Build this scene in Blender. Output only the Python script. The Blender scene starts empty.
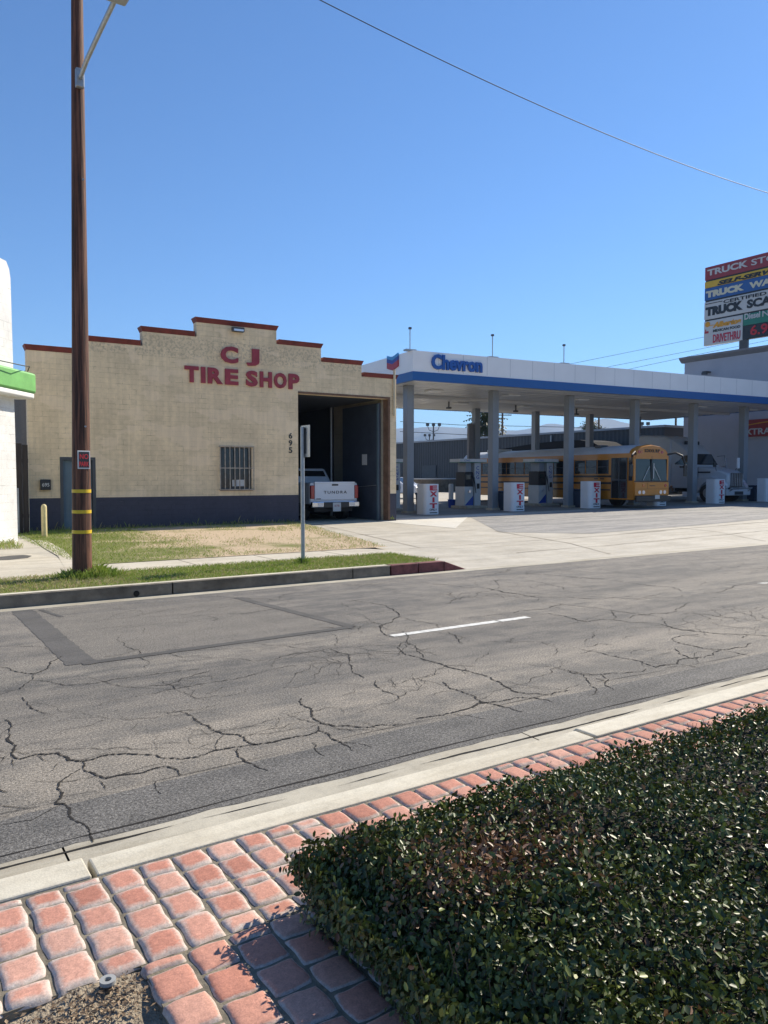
import bpy, math, random
import numpy as np
from mathutils import Vector, Matrix
R = math.radians
rnd = random.Random(7)
C = bpy.context.scene.collection
S = bpy.context.scene
# ------------------------------------------------------------------ camera
H = 1.7; PITCH = R(2.62); YAW = R(56.45); F = 765.0
cd = bpy.data.cameras.new('camera'); cam = bpy.data.objects.new('camera', cd); C.objects.link(cam)
cd.sensor_fit = 'AUTO'; cd.sensor_width = 36; cd.lens = F/1024*36
cam.location = (0, 0, H); cam.rotation_euler = (math.pi/2-PITCH, 0, YAW-math.pi/2)
cd.clip_start = .05; cd.clip_end = 30000
S.camera = cam
# ------------------------------------------------------------------ light
EL, AZ = 38.0, 10.0
w = bpy.data.worlds.new('World'); S.world = w; w.use_nodes = True
nt = w.node_tree; bg = nt.nodes['Background']; sky = nt.nodes.new('ShaderNodeTexSky')
sky.sky_type = 'NISHITA'; sky.sun_disc = False; sky.sun_elevation = R(EL); sky.sun_rotation = R(90-AZ)
sky.air_density = 1.0; sky.dust_density = .1; sky.ozone_density = 4.0; sky.altitude = 300
tint = nt.nodes.new('ShaderNodeMix'); tint.data_type = 'RGBA'; tint.blend_type = 'MULTIPLY'; tint.inputs[0].default_value = 1
tint.inputs[7].default_value = (.60, .82, 1.02, 1)      # deep clear-air blue
nt.links.new(sky.outputs[0], tint.inputs[6]); nt.links.new(tint.outputs[2], bg.inputs[0]); bg.inputs[1].default_value = .100
sd = bpy.data.lights.new('sun', 'SUN'); sun = bpy.data.objects.new('sun', sd); C.objects.link(sun)
sd.energy = 5.0; sd.angle = R(.53); sd.color = (1, .90, .75)
sdir = Vector((math.cos(R(AZ))*math.cos(R(EL)), math.sin(R(AZ))*math.cos(R(EL)), math.sin(R(EL))))
sun.rotation_euler = sdir.to_track_quat('Z', 'Y').to_euler(); sun.location = (0, 0, 60)
S.view_settings.view_transform = 'Standard'; S.view_settings.look = 'None'
S.view_settings.gamma = 1; S.view_settings.exposure = 0.62
S.render.resolution_x = 768; S.render.resolution_y = 1024
S.cycles.max_bounces = 6; S.cycles.volume_bounces = 0

# ------------------------------------------------------------------ survey: photo bearings -> real positions on known planes
FW = (math.cos(YAW), math.sin(YAW)); RT = (math.sin(YAW), -math.cos(YAW))
def ray(px, py):
    a = (px-384)/F; b = -(py-512)/F
    f = math.cos(PITCH)+b*math.sin(PITCH); u = -math.sin(PITCH)+b*math.cos(PITCH)
    return (f*FW[0]+a*RT[0], f*FW[1]+a*RT[1], u)
def gp(px, py, z=0):
    d = ray(px, py); t = (z-H)/d[2]; return (d[0]*t, d[1]*t)
def vp(px, py, O, ang):
    d = ray(px, py); c, s = math.cos(ang), math.sin(ang)
    t = (O[0]*s-O[1]*c)/(d[0]*s-d[1]*c)
    return ((d[0]*t-O[0])*c+(d[1]*t-O[1])*s, H+d[2]*t)

# ------------------------------------------------------------------ materials
def nm(name):
    m = bpy.data.materials.new(name); m.use_nodes = True
    return m, m.node_tree, m.node_tree.nodes['Principled BSDF']
def N(nt, t, **k):
    n = nt.nodes.new(t)
    for a, b in k.items(): setattr(n, a, b)
    return n
def coords(nt, scale=(1, 1, 1)):
    tc = N(nt, 'ShaderNodeTexCoord'); mp = N(nt, 'ShaderNodeMapping'); mp.inputs['Scale'].default_value = scale
    nt.links.new(tc.outputs['Object'], mp.inputs[0]); return mp.outputs[0]
def noise(nt, v, scale, detail=4, rough=.6):
    n = N(nt, 'ShaderNodeTexNoise'); n.inputs['Scale'].default_value = scale
    n.inputs['Detail'].default_value = detail; n.inputs['Roughness'].default_value = rough
    nt.links.new(v, n.inputs['Vector']); return n.outputs['Fac']
def ramp(nt, fac, stops, interp='LINEAR'):
    r = N(nt, 'ShaderNodeValToRGB'); r.color_ramp.interpolation = interp
    e = r.color_ramp.elements
    while len(e) < len(stops): e.new(.5)
    for i, (p, c) in enumerate(stops):
        e[i].position = p
        if not isinstance(c, tuple): c = (c, c, c)
        e[i].color = (c[0], c[1], c[2], 1)
    nt.links.new(fac, r.inputs[0]); return r.outputs[0]
def mix(nt, a, b, fac, mode='MIX'):
    m = N(nt, 'ShaderNodeMix', data_type='RGBA', blend_type=mode)
    for s, v in ((m.inputs[0], fac), (m.inputs[6], a), (m.inputs[7], b)):
        if hasattr(v, 'is_linked') or hasattr(v, 'links'): nt.links.new(v, s)
        elif isinstance(v, (int, float)): s.default_value = v if s == m.inputs[0] else (v, v, v, 1)
        else: s.default_value = (v[0], v[1], v[2], 1)
    return m.outputs[2]
def bumpn(nt, b, h, strength=.3, dist=.01):
    n = N(nt, 'ShaderNodeBump'); n.inputs['Strength'].default_value = strength; n.inputs['Distance'].default_value = dist
    nt.links.new(h, n.inputs['Height']); nt.links.new(n.outputs[0], b.inputs['Normal'])
def mat(name, c, rough=.7, var=.12, scale=3, metal=0, bump=0, bscale=60, stretch=(1, 1, 1), coat=0, bdist=.005):
    m, t, b = nm(name); v = coords(t, stretch)
    if var:
        f = noise(t, v, scale)
        lo = tuple(x*(1-var) for x in c); hi = tuple(min(1, x*(1+var)) for x in c)
        t.links.new(ramp(t, f, [(.3, lo), (.7, hi)]), b.inputs['Base Color'])
    else: b.inputs['Base Color'].default_value = (*c, 1)
    b.inputs['Roughness'].default_value = rough; b.inputs['Metallic'].default_value = metal
    b.inputs['Coat Weight'].default_value = coat; b.inputs['Coat Roughness'].default_value = .1
    if bump: bumpn(t, b, noise(t, v, bscale, 3), bump, bdist)
    return m
M = {}
M['white_paint'] = mat('white_paint', (.72, .73, .74), .45, .05, 1.5)
M['canopy_white'] = mat('canopy_white', (.86, .85, .83), .35, .04, .8)
M['canopy_blue'] = mat('canopy_blue', (.008, .095, .31), .35, .05, 1)
M['letter_blue'] = mat('letter_blue', (.01, .09, .36), .35, 0)
M['column_paint'] = mat('column_paint', (.23, .255, .28), .45, .1, 1.2, stretch=(1, 1, .4))
M['ceil'] = mat('ceiling_panel', (.66, .66, .65), .3, .07, .5, stretch=(1, 4, 1))
M['red_trim'] = mat('red_trim', (.15, .022, .016), .6, .3, 4, bump=.3)
M['letter_red'] = mat('letter_red', (.30, .035, .05), .55, .2, 4)
M['black'] = mat('black_rubber', (.012, .012, .013), .6, .2, 5)
M['black_paint'] = mat('black_paint', (.015, .016, .018), .35, .1, 5)
M['dark_grey'] = mat('dark_grey', (.06, .065, .07), .5, .15, 3)
M['steel'] = mat('galvanised_steel', (.36, .38, .39), .45, .15, 12, metal=.6)
M['chrome'] = mat('chrome', (.75, .75, .76), .15, .03, 5, metal=1)
M['door_blue'] = mat('door_blue_grey', (.10, .15, .18), .45, .15, 2)
M['navy_steel'] = mat('navy_door_paint', (.05, .062, .085), .5, .25, 1.5)
M['rust_jamb'] = mat('worn_brown_jamb', (.16, .09, .055), .8, .3, 6)
M['pale_plate'] = mat('pale_plate', (.6, .6, .58), .5, .05, 10)
M['truck_white'] = mat('truck_white', (.68, .70, .73), .25, .03, 2, coat=.5)
M['semi_white'] = mat('semi_white', (.46, .48, .51), .35, .05, 1, coat=.3)
M['bus_yellow'] = mat('bus_yellow', (.50, .185, .010), .3, .06, 2, coat=.4)
M['tail_red'] = mat('tail_light_red', (.35, .01, .012), .2, 0, coat=1)
M['amber'] = mat('amber_lens', (.5, .12, .01), .2, 0, coat=1)
M['lens'] = mat('clear_lens', (.7, .72, .75), .1, 0, metal=.4)
M['bin_blue'] = mat('bin_blue', (.03, .05, .09), .5, .1, 4)
M['royal'] = mat('royal_blue', (.01, .05, .30), .4, .05, 4)
M['bollard'] = mat('bollard_cream', (.62, .52, .26), .6, .15, 8, bump=.2)
M['yellow'] = mat('yellow_band', (.70, .47, .02), .45, .1, 8)
M['awning'] = mat('awning_green', (.16, .42, .12), .55, .12, 3)
M['soffit'] = mat('soffit_white', (.7, .7, .68), .6, .06, 3)
M['fence_wood'] = mat('dark_fence_wood', (.035, .028, .024), .85, .4, 5, stretch=(4, 4, .4))
M['metal_wall'] = mat('charcoal_metal', (.055, .062, .075), .5, .15, 1)
M['stucco'] = mat('grey_stucco', (.42, .42, .45), .85, .06, .8, bump=.4, bscale=30)
M['cornice'] = mat('cornice_grey', (.22, .22, .23), .8, .1, 2)
M['soil'] = mat('dirt', (.33, .275, .20), .95, .35, 9, bump=.9, bscale=60, bdist=.02)
M['paint_white'] = mat('road_paint', (.62, .62, .58), .7, .25, 14)
M['kerb_red'] = mat('worn_red_kerb_paint', (.17, .055, .05), .8, .4, 9, bump=.3)
M['crack'] = mat('crack_dark', (.016, .014, .012), 1, .2, 20)
M['wire'] = mat('wire_black', (.02, .02, .02), .6, 0)
M['bark'] = mat('bark', (.10, .075, .05), .9, .3, 10)
M['mountain'] = mat('hill_scrub', (.12, .12, .11), .95, .25, .004)
M['sign_red'] = mat('sign_red', (.27, .035, .045), .45, .06, 2)
M['sign_yellow'] = mat('sign_yellow', (.60, .38, .03), .45, .06, 2)
M['sign_blue'] = mat('sign_blue', (.02, .10, .30), .45, .06, 2)
M['sign_white'] = mat('sign_white', (.50, .51, .50), .45, .05, 2)
M['sign_green'] = mat('sign_green', (.02, .19, .13), .45, .06, 2)
M['sign_orange'] = mat('sign_orange', (.65, .30, .02), .45, .05, 2)
M['extra_red'] = mat('store_red', (.28, .02, .025), .45, .05, 2)
def glass(name, c, rough=.08):
    m, t, b = nm(name); b.inputs['Base Color'].default_value = (*c, 1)
    b.inputs['Roughness'].default_value = rough; b.inputs['Specular IOR Level'].default_value = .7
    return m
M['glass'] = glass('dark_glass', (.012, .016, .02))
M['glass_teal'] = glass('windshield_glass', (.015, .03, .033), .12)
m, t, b = nm('led_red'); b.inputs['Base Color'].default_value = (.3, .01, .02, 1)
b.inputs['Emission Color'].default_value = (1, .08, .12, 1); b.inputs['Emission Strength'].default_value = .03; M['led'] = m

def brick_wall(name, c, mortar, bw=.40, bh=.15, wear=None):
    m, t, b = nm(name)
    tc = N(t, 'ShaderNodeTexCoord'); sp = N(t, 'ShaderNodeSeparateXYZ'); cb = N(t, 'ShaderNodeCombineXYZ')
    t.links.new(tc.outputs['Object'], sp.inputs[0])
    ad = N(t, 'ShaderNodeMath', operation='ADD')
    t.links.new(sp.outputs[0], ad.inputs[0]); t.links.new(sp.outputs[1], ad.inputs[1])
    t.links.new(ad.outputs[0], cb.inputs[0]); t.links.new(sp.outputs[2], cb.inputs[1])
    v = cb.outputs[0]
    # slight wobble of the courses
    br = N(t, 'ShaderNodeTexBrick'); br.inputs['Scale'].default_value = 1
    br.inputs['Brick Width'].default_value = bw; br.inputs['Row Height'].default_value = bh
    br.inputs['Mortar Size'].default_value = .006; br.inputs['Mortar Smooth'].default_value = .4
    br.inputs['Color1'].default_value = (1, 1, 1, 1); br.inputs['Color2'].default_value = (.90, .90, .90, 1)
    br.inputs['Mortar'].default_value = (0, 0, 0, 1)
    t.links.new(v, br.inputs['Vector'])
    n1 = noise(t, v, 1.1, 6); n2 = noise(t, v, 7, 4); n3 = noise(t, v, 30, 3)
    base = ramp(t, n1, [(.3, tuple(x*.84 for x in c)), (.7, tuple(x*1.08 for x in c))])
    base = mix(t, base, ramp(t, n2, [(.35, .86), (.65, 1.0)]), .7, 'MULTIPLY')
    base = mix(t, base, br.outputs['Color'], .10, 'MULTIPLY')
    # mortar only shows where the paint is thin
    thin = ramp(t, noise(t, v, 2.6, 5, .75), [(.50, .04), (.64, .8)])
    fm = N(t, 'ShaderNodeMath', operation='MULTIPLY'); t.links.new(br.outputs['Fac'], fm.inputs[0]); t.links.new(thin, fm.inputs[1])
    base = mix(t, base, mortar, fm.outputs[0])
    if wear:
        wz0, wz1, wc = wear
        # ghost of a removed sign: scuffed spots inside a horizontal belt of the wall
        zr = N(t, 'ShaderNodeMapRange'); zr.inputs[1].default_value = wz0; zr.inputs[2].default_value = wz1
        t.links.new(sp.outputs[2], zr.inputs[0])
        belt = ramp(t, zr.outputs[0], [(0, 0.), (.15, 1.), (.85, 1.), (1, 0.)])
        sc = N(t, 'ShaderNodeCombineXYZ')
        t.links.new(ad.outputs[0], sc.inputs[0]); t.links.new(sp.outputs[2], sc.inputs[2])
        spots = ramp(t, noise(t, sc.outputs[0], 13.0, 3, .5), [(.5, 0.), (.56, 1.)])
        f2 = N(t, 'ShaderNodeMath', operation='MULTIPLY'); t.links.new(belt, f2.inputs[0]); t.links.new(spots, f2.inputs[1])
        f3 = N(t, 'ShaderNodeMath', operation='MULTIPLY'); t.links.new(f2.outputs[0], f3.inputs[0]); f3.inputs[1].default_value = .45
        base = mix(t, base, wc, f3.outputs[0])
        # rolled-over paint patches with crisp edges
        pt = N(t, 'ShaderNodeMapping'); pt.inputs['Scale'].default_value = (.5, 1.1, 1); t.links.new(v, pt.inputs[0])
        pf = ramp(t, noise(t, pt.outputs[0], 1.4, 3, .5), [(.56, 0.), (.572, .55)])
        base = mix(t, base, tuple(min(1, x*1.03) for x in (c[0], c[1], c[2]*1.06)), pf)
        # thin rain streaks
        st = N(t, 'ShaderNodeMapping'); st.inputs['Scale'].default_value = (5, .35, 1); t.links.new(v, st.inputs[0])
        base = mix(t, base, ramp(t, noise(t, st.outputs[0], 1.5, 4), [(.42, .86), (.6, 1.0)]), .6, 'MULTIPLY')
    t.links.new(base, b.inputs['Base Color']); b.inputs['Roughness'].default_value = .85
    hh = N(t, 'ShaderNodeMath', operation='SUBTRACT'); t.links.new(n3, hh.inputs[0]); t.links.new(fm.outputs[0], hh.inputs[1])
    bumpn(t, b, hh.outputs[0], .6, .012)
    return m
M['tan_brick'] = brick_wall('tan_painted_brick', (.86, .68, .43), (.27, .20, .13), wear=(5.2, 5.95, (.36, .30, .22)))
M['navy_brick'] = brick_wall('navy_painted_brick', (.060, .060, .082), (.022, .022, .03))
t = M['navy_brick'].node_tree; b = t.nodes['Principled BSDF']; lk = b.inputs['Base Color'].links[0].from_socket
ch = ramp(t, noise(t, coords(t, (1, 1, 2)), 9, 6, .8), [(.62, 0.), (.68, .5)])
t.links.new(mix(t, lk, (.22, .21, .20), ch), b.inputs['Base Color'])
M['inner_brick'] = brick_wall('inner_beige_brick', (.34, .30, .22), (.12, .10, .08))
M['white_block'] = brick_wall('white_painted_block', (.76, .76, .74), (.38, .38, .38), .42, .20)

def asphalt(name, lo, hi, strip=False, speck=.5, lanes=None):
    m, t, b = nm(name); v = coords(t); vs = coords(t, (.22, 1.3, 1))
    big = noise(t, vs, 1.3, 8, .72); med = noise(t, v, 3.2, 6, .7); fine = noise(t, v, 62, 3, .8); grit = noise(t, v, 150, 2, .7)
    a = N(t, 'ShaderNodeMath', operation='MULTIPLY_ADD'); t.links.new(med, a.inputs[0]); a.inputs[1].default_value = .55
    t.links.new(big, a.inputs[2])
    base = ramp(t, a.outputs[0], [(.66, lo), (.76, tuple((x+y)/2 for x, y in zip(lo, hi))), (.87, hi)])
    base = mix(t, base, ramp(t, fine, [(.34, .30), (.5, .95), (.66, 1.7)]), speck, 'MULTIPLY')
    base = mix(t, base, ramp(t, grit, [(.34, .40), (.5, 1.), (.64, 1.75)]), speck, 'MULTIPLY')
    if lanes:      # ravelled pale bands beside darker polished wheel paths, along the road
        sp = N(t, 'ShaderNodeSeparateXYZ'); t.links.new(v, sp.inputs[0])
        wob = N(t, 'ShaderNodeMath', operation='MULTIPLY_ADD'); t.links.new(med, wob.inputs[0]); wob.inputs[1].default_value = 1.3; t.links.new(sp.outputs[1], wob.inputs[2])
        mr = N(t, 'ShaderNodeMapRange'); mr.inputs[1].default_value = 3.7+.65; mr.inputs[2].default_value = 10.9+.65; t.links.new(wob.outputs[0], mr.inputs[0])
        base = mix(t, base, ramp(t, mr.outputs[0], lanes), 1.0, 'MULTIPLY')
    t.links.new(base, b.inputs['Base Color']); b.inputs['Roughness'].default_value = .88
    bumpn(t, b, fine, .7, .006)
    return m
M['asphalt'] = asphalt('old_asphalt', (.104, .100, .092), (.190, .174, .149), speck=.9, lanes=[(0, (1.10, 1.08, 1.04)), (.20, (1.26, 1.23, 1.18)), (.27, .90), (.40, .86), (.46, (1.12, 1.11, 1.08)), (.60, .92), (.78, 1.02), (1, 1.0)])
M['asphalt_new'] = asphalt('smooth_dark_asphalt', (.080, .078, .073), (.128, .123, .113), speck=.9)
M['asphalt_patch'] = asphalt('patch_asphalt', (.125, .117, .102), (.165, .152, .13), speck=.8)
M['tar'] = asphalt('tar_seam', (.066, .064, .060), (.098, .094, .088), speck=.3)
M['asphalt_lot'] = asphalt('lot_asphalt', (.19, .19, .185), (.31, .30, .28), speck=.3)
def concrete(name, c, var=.14, scale=1.0, dirt=.5):
    m, t, b = nm(name); v = coords(t); vs = coords(t, (.4, 2, 1))
    n1 = noise(t, v, scale, 7, .65); n2 = noise(t, vs, 1.6, 6, .7); n3 = noise(t, v, 110, 3, .6); n4 = noise(t, v, 13, 4, .7)
    base = ramp(t, n1, [(.3, tuple(x*(1-var) for x in c)), (.7, tuple(x*(1+var) for x in c))])
    base = mix(t, base, ramp(t, n2, [(.36, (.66, .62, .56)), (.55, 1.)]), dirt, 'MULTIPLY')
    base = mix(t, base, ramp(t, n4, [(.36, .78), (.5, 1.)]), .5, 'MULTIPLY')
    base = mix(t, base, ramp(t, n3, [(.3, .8), (.6, 1.1)]), .5, 'MULTIPLY')
    t.links.new(base, b.inputs['Base Color']); b.inputs['Roughness'].default_value = .85
    bumpn(t, b, n3, .35, .004)
    return m
M['concrete'] = concrete('lot_concrete', (.46, .43, .36))
M['kerb_conc'] = concrete('kerb_concrete', (.60, .56, .45), .12, 1.5, .6)
M['gutter_conc'] = concrete('gutter_concrete', (.43, .40, .32), .15, 2, .7)
M['kerb_dark'] = concrete('weathered_kerb', (.20, .165, .12), .4, 2.5, .9)
M['walk_conc'] = concrete('sidewalk_concrete', (.52, .48, .39), .12, 1.2, .5)

def grass_ground(name, g, br, thr, band=None):
    m, t, b = nm(name); v = coords(t); n1 = noise(t, v, .55, 6, .62); n2 = noise(t, v, 22, 4, .7)
    if band:
        sp = N(t, 'ShaderNodeSeparateXYZ'); t.links.new(v, sp.inputs[0]); mr = N(t, 'ShaderNodeMapRange')
        mr.inputs[1].default_value = band[0]; mr.inputs[2].default_value = band[1]; mr.inputs[3].default_value = -.30; mr.inputs[4].default_value = .06
        t.links.new(sp.outputs[0], mr.inputs[0]); ad = N(t, 'ShaderNodeMath', operation='ADD'); t.links.new(n1, ad.inputs[0]); t.links.new(mr.outputs[0], ad.inputs[1]); n1 = ad.outputs[0]
    f = ramp(t, n1, [(thr-.07, 0.), (thr+.07, 1.)])
    base = mix(t, g, br, f)
    base = mix(t, base, ramp(t, n2, [(.3, .55), (.65, 1.25)]), .8, 'MULTIPLY')
    t.links.new(base, b.inputs['Base Color']); b.inputs['Roughness'].default_value = .95
    bumpn(t, b, n2, .8, .03); return m
M['verge_g'] = grass_ground('verge_grass_ground', (.17, .21, .045), (.28, .23, .12), .60)
M['lawn_g'] = grass_ground('dry_lawn_ground', (.17, .18, .05), (.50, .39, .26), .44, (2.8, 6.5))
def attr_mat(name, attr, stops, rough=.5, coat=0, spec=.5, extra=None, bump=False, trans=0):
    m, t, b = nm(name); a = N(t, 'ShaderNodeAttribute', attribute_name=attr)
    c = ramp(t, a.outputs['Fac'], stops)
    if extra: c = extra(t, c)
    t.links.new(c, b.inputs['Base Color']); b.inputs['Roughness'].default_value = rough
    b.inputs['Coat Weight'].default_value = coat; b.inputs['Specular IOR Level'].default_value = spec
    if bump: bumpn(t, b, noise(t, coords(t), 140, 3), .6, .004)
    if trans:
        tr = N(t, 'ShaderNodeBsdfTranslucent'); t.links.new(c, tr.inputs[0]); ms = N(t, 'ShaderNodeMixShader'); ms.inputs[0].default_value = trans
        out = t.nodes['Material Output']; t.links.new(b.outputs[0], ms.inputs[1]); t.links.new(tr.outputs[0], ms.inputs[2]); t.links.new(ms.outputs[0], out.inputs[0])
    return m
M['leaf'] = attr_mat('hedge_leaf', 'hue', [(0, (.020, .032, .008)), (.45, (.070, .098, .022)), (.8, (.19, .225, .05)), (.88, (.26, .27, .08)), (.90, (.15, .075, .035)), (1, (.26, .15, .085))], .42, 0, .45, trans=.12)
M['blade'] = attr_mat('grass_blade', 'hue', [(0, (.14, .21, .028)), (.4, (.25, .34, .045)), (.62, (.34, .35, .09)), (.75, (.40, .32, .17)), (1, (.50, .41, .25))], .7, trans=.3)
M['tree_leaf'] = attr_mat('tree_leaf', 'hue', [(0, (.02, .035, .014)), (1, (.07, .09, .03))], .6, trans=.15)
def paver_extra(t, c):
    v = coords(t); n = noise(t, v, 45, 5, .75); n2 = noise(t, v, 170, 3, .7); n3 = noise(t, v, 2.2, 4)
    c = mix(t, c, ramp(t, n, [(.3, .72), (.65, 1.18)]), .8, 'MULTIPLY')
    c = mix(t, c, ramp(t, n2, [(.3, .7), (.65, 1.15)]), .7, 'MULTIPLY')
    return mix(t, c, ramp(t, n3, [(.3, .85), (.7, 1.1)]), .8, 'MULTIPLY')
def paver_mat():
    m, t, b = nm('stamped_paver'); a = N(t, 'ShaderNodeAttribute', attribute_name='edge'); h = N(t, 'ShaderNodeAttribute', attribute_name='hue')
    v = coords(t); n = noise(t, v, 28, 5, .8)
    s = N(t, 'ShaderNodeMath', operation='MULTIPLY_ADD'); t.links.new(n, s.inputs[0]); s.inputs[1].default_value = .9; t.links.new(a.outputs['Fac'], s.inputs[2])
    red = ramp(t, h.outputs['Fac'], [(0, (.37, .15, .10)), (.35, (.49, .215, .15)), (.7, (.55, .28, .205)), (1, (.57, .36, .28))])
    c = mix(t, (.55, .48, .42), red, ramp(t, s.outputs[0], [(.55, 0.), (1.0, 1.)]))
    c = paver_extra(t, c)
    t.links.new(c, b.inputs['Base Color']); b.inputs['Roughness'].default_value = .85
    bumpn(t, b, n, .5, .006); return m
M['paver'] = paver_mat()
M['mortar'] = mat('mortar_grime', (.17, .15, .11), .95, .4, 18, bump=.8, bscale=90)
def wood_mat():
    m, t, b = nm('creosote_wood'); v = coords(t, (9, 9, .35)); n = noise(t, v, 2.5, 7, .7); n2 = noise(t, coords(t, (30, 30, 1.2)), 1.5, 4, .7)
    c = ramp(t, n, [(.32, (.03, .013, .008)), (.50, (.11, .042, .022)), (.68, (.24, .10, .052))])
    c = mix(t, c, ramp(t, n2, [(.38, .35), (.52, 1.1)]), .8, 'MULTIPLY')
    t.links.new(c, b.inputs['Base Color']); b.inputs['Roughness'].default_value = .75; bumpn(t, b, n2, .8, .012); return m
M['pole_wood'] = wood_mat()
def corrug():
    m, t, b = nm('corrugated_charcoal'); tc = N(t, 'ShaderNodeTexCoord')
    wv = N(t, 'ShaderNodeTexWave'); wv.inputs['Scale'].default_value = .8; wv.bands_direction = 'Y'
    t.links.new(tc.outputs['Object'], wv.inputs['Vector'])
    c = mix(t, (.042, .044, .05), (.028, .03, .034), wv.outputs['Fac'])
    c = mix(t, c, ramp(t, noise(t, tc.outputs['Object'], .4, 4), [(.3, .8), (.7, 1.15)]), .8, 'MULTIPLY')
    t.links.new(c, b.inputs['Base Color']); b.inputs['Roughness'].default_value = .5; bumpn(t, b, wv.outputs['Fac'], .8, .04); return m
M['corrugated'] = corrug()

# ------------------------------------------------------------------ mesh helpers
class MB:
    def __init__(s): s.v = []; s.f = []
    def add(s, vs, fs):
        o = len(s.v); s.v += [tuple(p) for p in vs]; s.f += [tuple(i+o for i in f) for f in fs]; return s
    def box(s, x0, x1, y0, y1, z0, z1):
        return s.add([(x0, y0, z0), (x1, y0, z0), (x1, y1, z0), (x0, y1, z0), (x0, y0, z1), (x1, y0, z1), (x1, y1, z1), (x0, y1, z1)],
                     [(0, 3, 2, 1), (4, 5, 6, 7), (0, 1, 5, 4), (1, 2, 6, 5), (2, 3, 7, 6), (3, 0, 4, 7)])
    def prism(s, poly, d0, d1, axis='y'):   # poly in the two other axes, extruded along axis
        n = len(poly)
        def P(a, b, d): return {'y': (a, d, b), 'x': (d, a, b), 'z': (a, b, d)}[axis]
        vs = [P(a, b, d0) for a, b in poly]+[P(a, b, d1) for a, b in poly]
        fs = [tuple(range(n)), tuple(range(2*n-1, n-1, -1))]+[(i, i+n, (i+1) % n+n, (i+1) % n) for i in range(n)]
        return s.add(vs, fs)
    def tube(s, pts, r, n=10, cap=True):
        rs = r if isinstance(r, (list, tuple)) else [r]*len(pts)
        pts = [Vector(p) for p in pts]; rings = []
        for i, p in enumerate(pts):
            d = (pts[min(i+1, len(pts)-1)]-pts[max(i-1, 0)]).normalized()
            a = d.cross(Vector((0, 0, 1)) if abs(d.z) < .95 else Vector((1, 0, 0))).normalized(); b = d.cross(a)
            rings.append([p+(a*math.cos(2*math.pi*k/n)+b*math.sin(2*math.pi*k/n))*rs[i] for k in range(n)])
        vs = [q for g in rings for q in g]; fs = []
        for i in range(len(pts)-1):
            for k in range(n):
                fs.append((i*n+k, i*n+(k+1) % n, (i+1)*n+(k+1) % n, (i+1)*n+k))
        if cap: fs += [tuple(range(n-1, -1, -1)), tuple((len(pts)-1)*n+k for k in range(n))]
        return s.add(vs, fs)
    def build(s, name, m, parent=None, bevel=0, smooth=False, attrs=None, seg=2):
        me = bpy.data.meshes.new(name); me.from_pydata(s.v, [], s.f); me.materials.append(m)
        if attrs:
            for k, arr in attrs.items():
                a = me.attributes.new(k, 'FLOAT', 'POINT'); a.data.foreach_set('value', np.asarray(arr, 'f'))
        o = bpy.data.objects.new(name, me); C.objects.link(o)
        if parent: o.parent = parent
        import bmesh
        bm = bmesh.new(); bm.from_mesh(me)
        if not attrs: bmesh.ops.recalc_face_normals(bm, faces=bm.faces)
        bm.to_mesh(me); bm.free()
        if bevel:
            md = o.modifiers.new('b', 'BEVEL'); md.width = bevel; md.segments = seg; md.limit_method = 'ANGLE'; md.angle_limit = R(35)
        if smooth:
            for p in me.polygons: p.use_smooth = True
            if smooth == 'auto':
                try:
                    me.set_sharp_from_angle(angle=R(40))
                except Exception: pass
        return o
def box(name, m, parent, *a, bevel=0): return MB().box(*a).build(name, m, parent, bevel)
def tag(o, label=None, cat=None, group=None, kind=None):
    if label: o['label'] = label
    if cat: o['category'] = cat
    if group: o['group'] = group
    if kind: o['kind'] = kind
    return o
def thing(name, label, cat, loc=(0, 0, 0), rz=0, group=None):
    o = bpy.data.objects.new(name, None); C.objects.link(o); o.location = loc; o.rotation_euler = (0, 0, rz); o.empty_display_size = .3
    return tag(o, label, cat, group)
def struct(o): o['kind'] = 'structure'; return o
def dup(root, loc, rz, label):
    r = root.copy(); C.objects.link(r); r.location = loc; r.rotation_euler = (0, 0, rz); r['label'] = label
    def rec(src, dst):
        for ch in list(src.children):
            if ch.name.startswith('camera'): continue
            c = ch.copy(); C.objects.link(c); c.parent = dst; rec(ch, c)
    rec(root, r)
    return r
def text(name, s, m, parent, p0, ux, uz, W, Ht, depth=.03, bold=.0, shear=0, spacing=1):
    """letters of word s fitted in a W x Ht box whose lower left is p0, running along ux, rising along uz"""
    cu = bpy.data.curves.new('t', 'FONT'); cu.body = s; cu.extrude = .01; cu.offset = bold; cu.shear = shear; cu.space_character = spacing
    cu.resolution_u = 3
    to = bpy.data.objects.new('t', cu); C.objects.link(to)
    me = bpy.data.meshes.new_from_object(to.evaluated_get(bpy.context.evaluated_depsgraph_get()))
    bpy.data.objects.remove(to); bpy.data.curves.remove(cu)
    co = np.zeros(len(me.vertices)*3, 'f'); me.vertices.foreach_get('co', co); co = co.reshape(-1, 3)
    mn, mx = co.min(0), co.max(0)
    ux = Vector(ux).normalized(); uz = Vector(uz).normalized(); nrm = ux.cross(uz)
    p0 = Vector(p0); out = []
    for c in co:
        a = (c[0]-mn[0])/(mx[0]-mn[0])*W; b_ = (c[1]-mn[1])/(mx[1]-mn[1])*Ht; d = (c[2]-mn[2])/(mx[2]-mn[2])*depth
        out.append(p0+ux*a+uz*b_+nrm*d)
    for v_, q in zip(me.vertices, out): v_.co = q
    me.name = name; me.materials.clear(); me.materials.append(m)
    o = bpy.data.objects.new(name, me); C.objects.link(o)
    if parent: o.parent = parent
    return o

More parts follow.
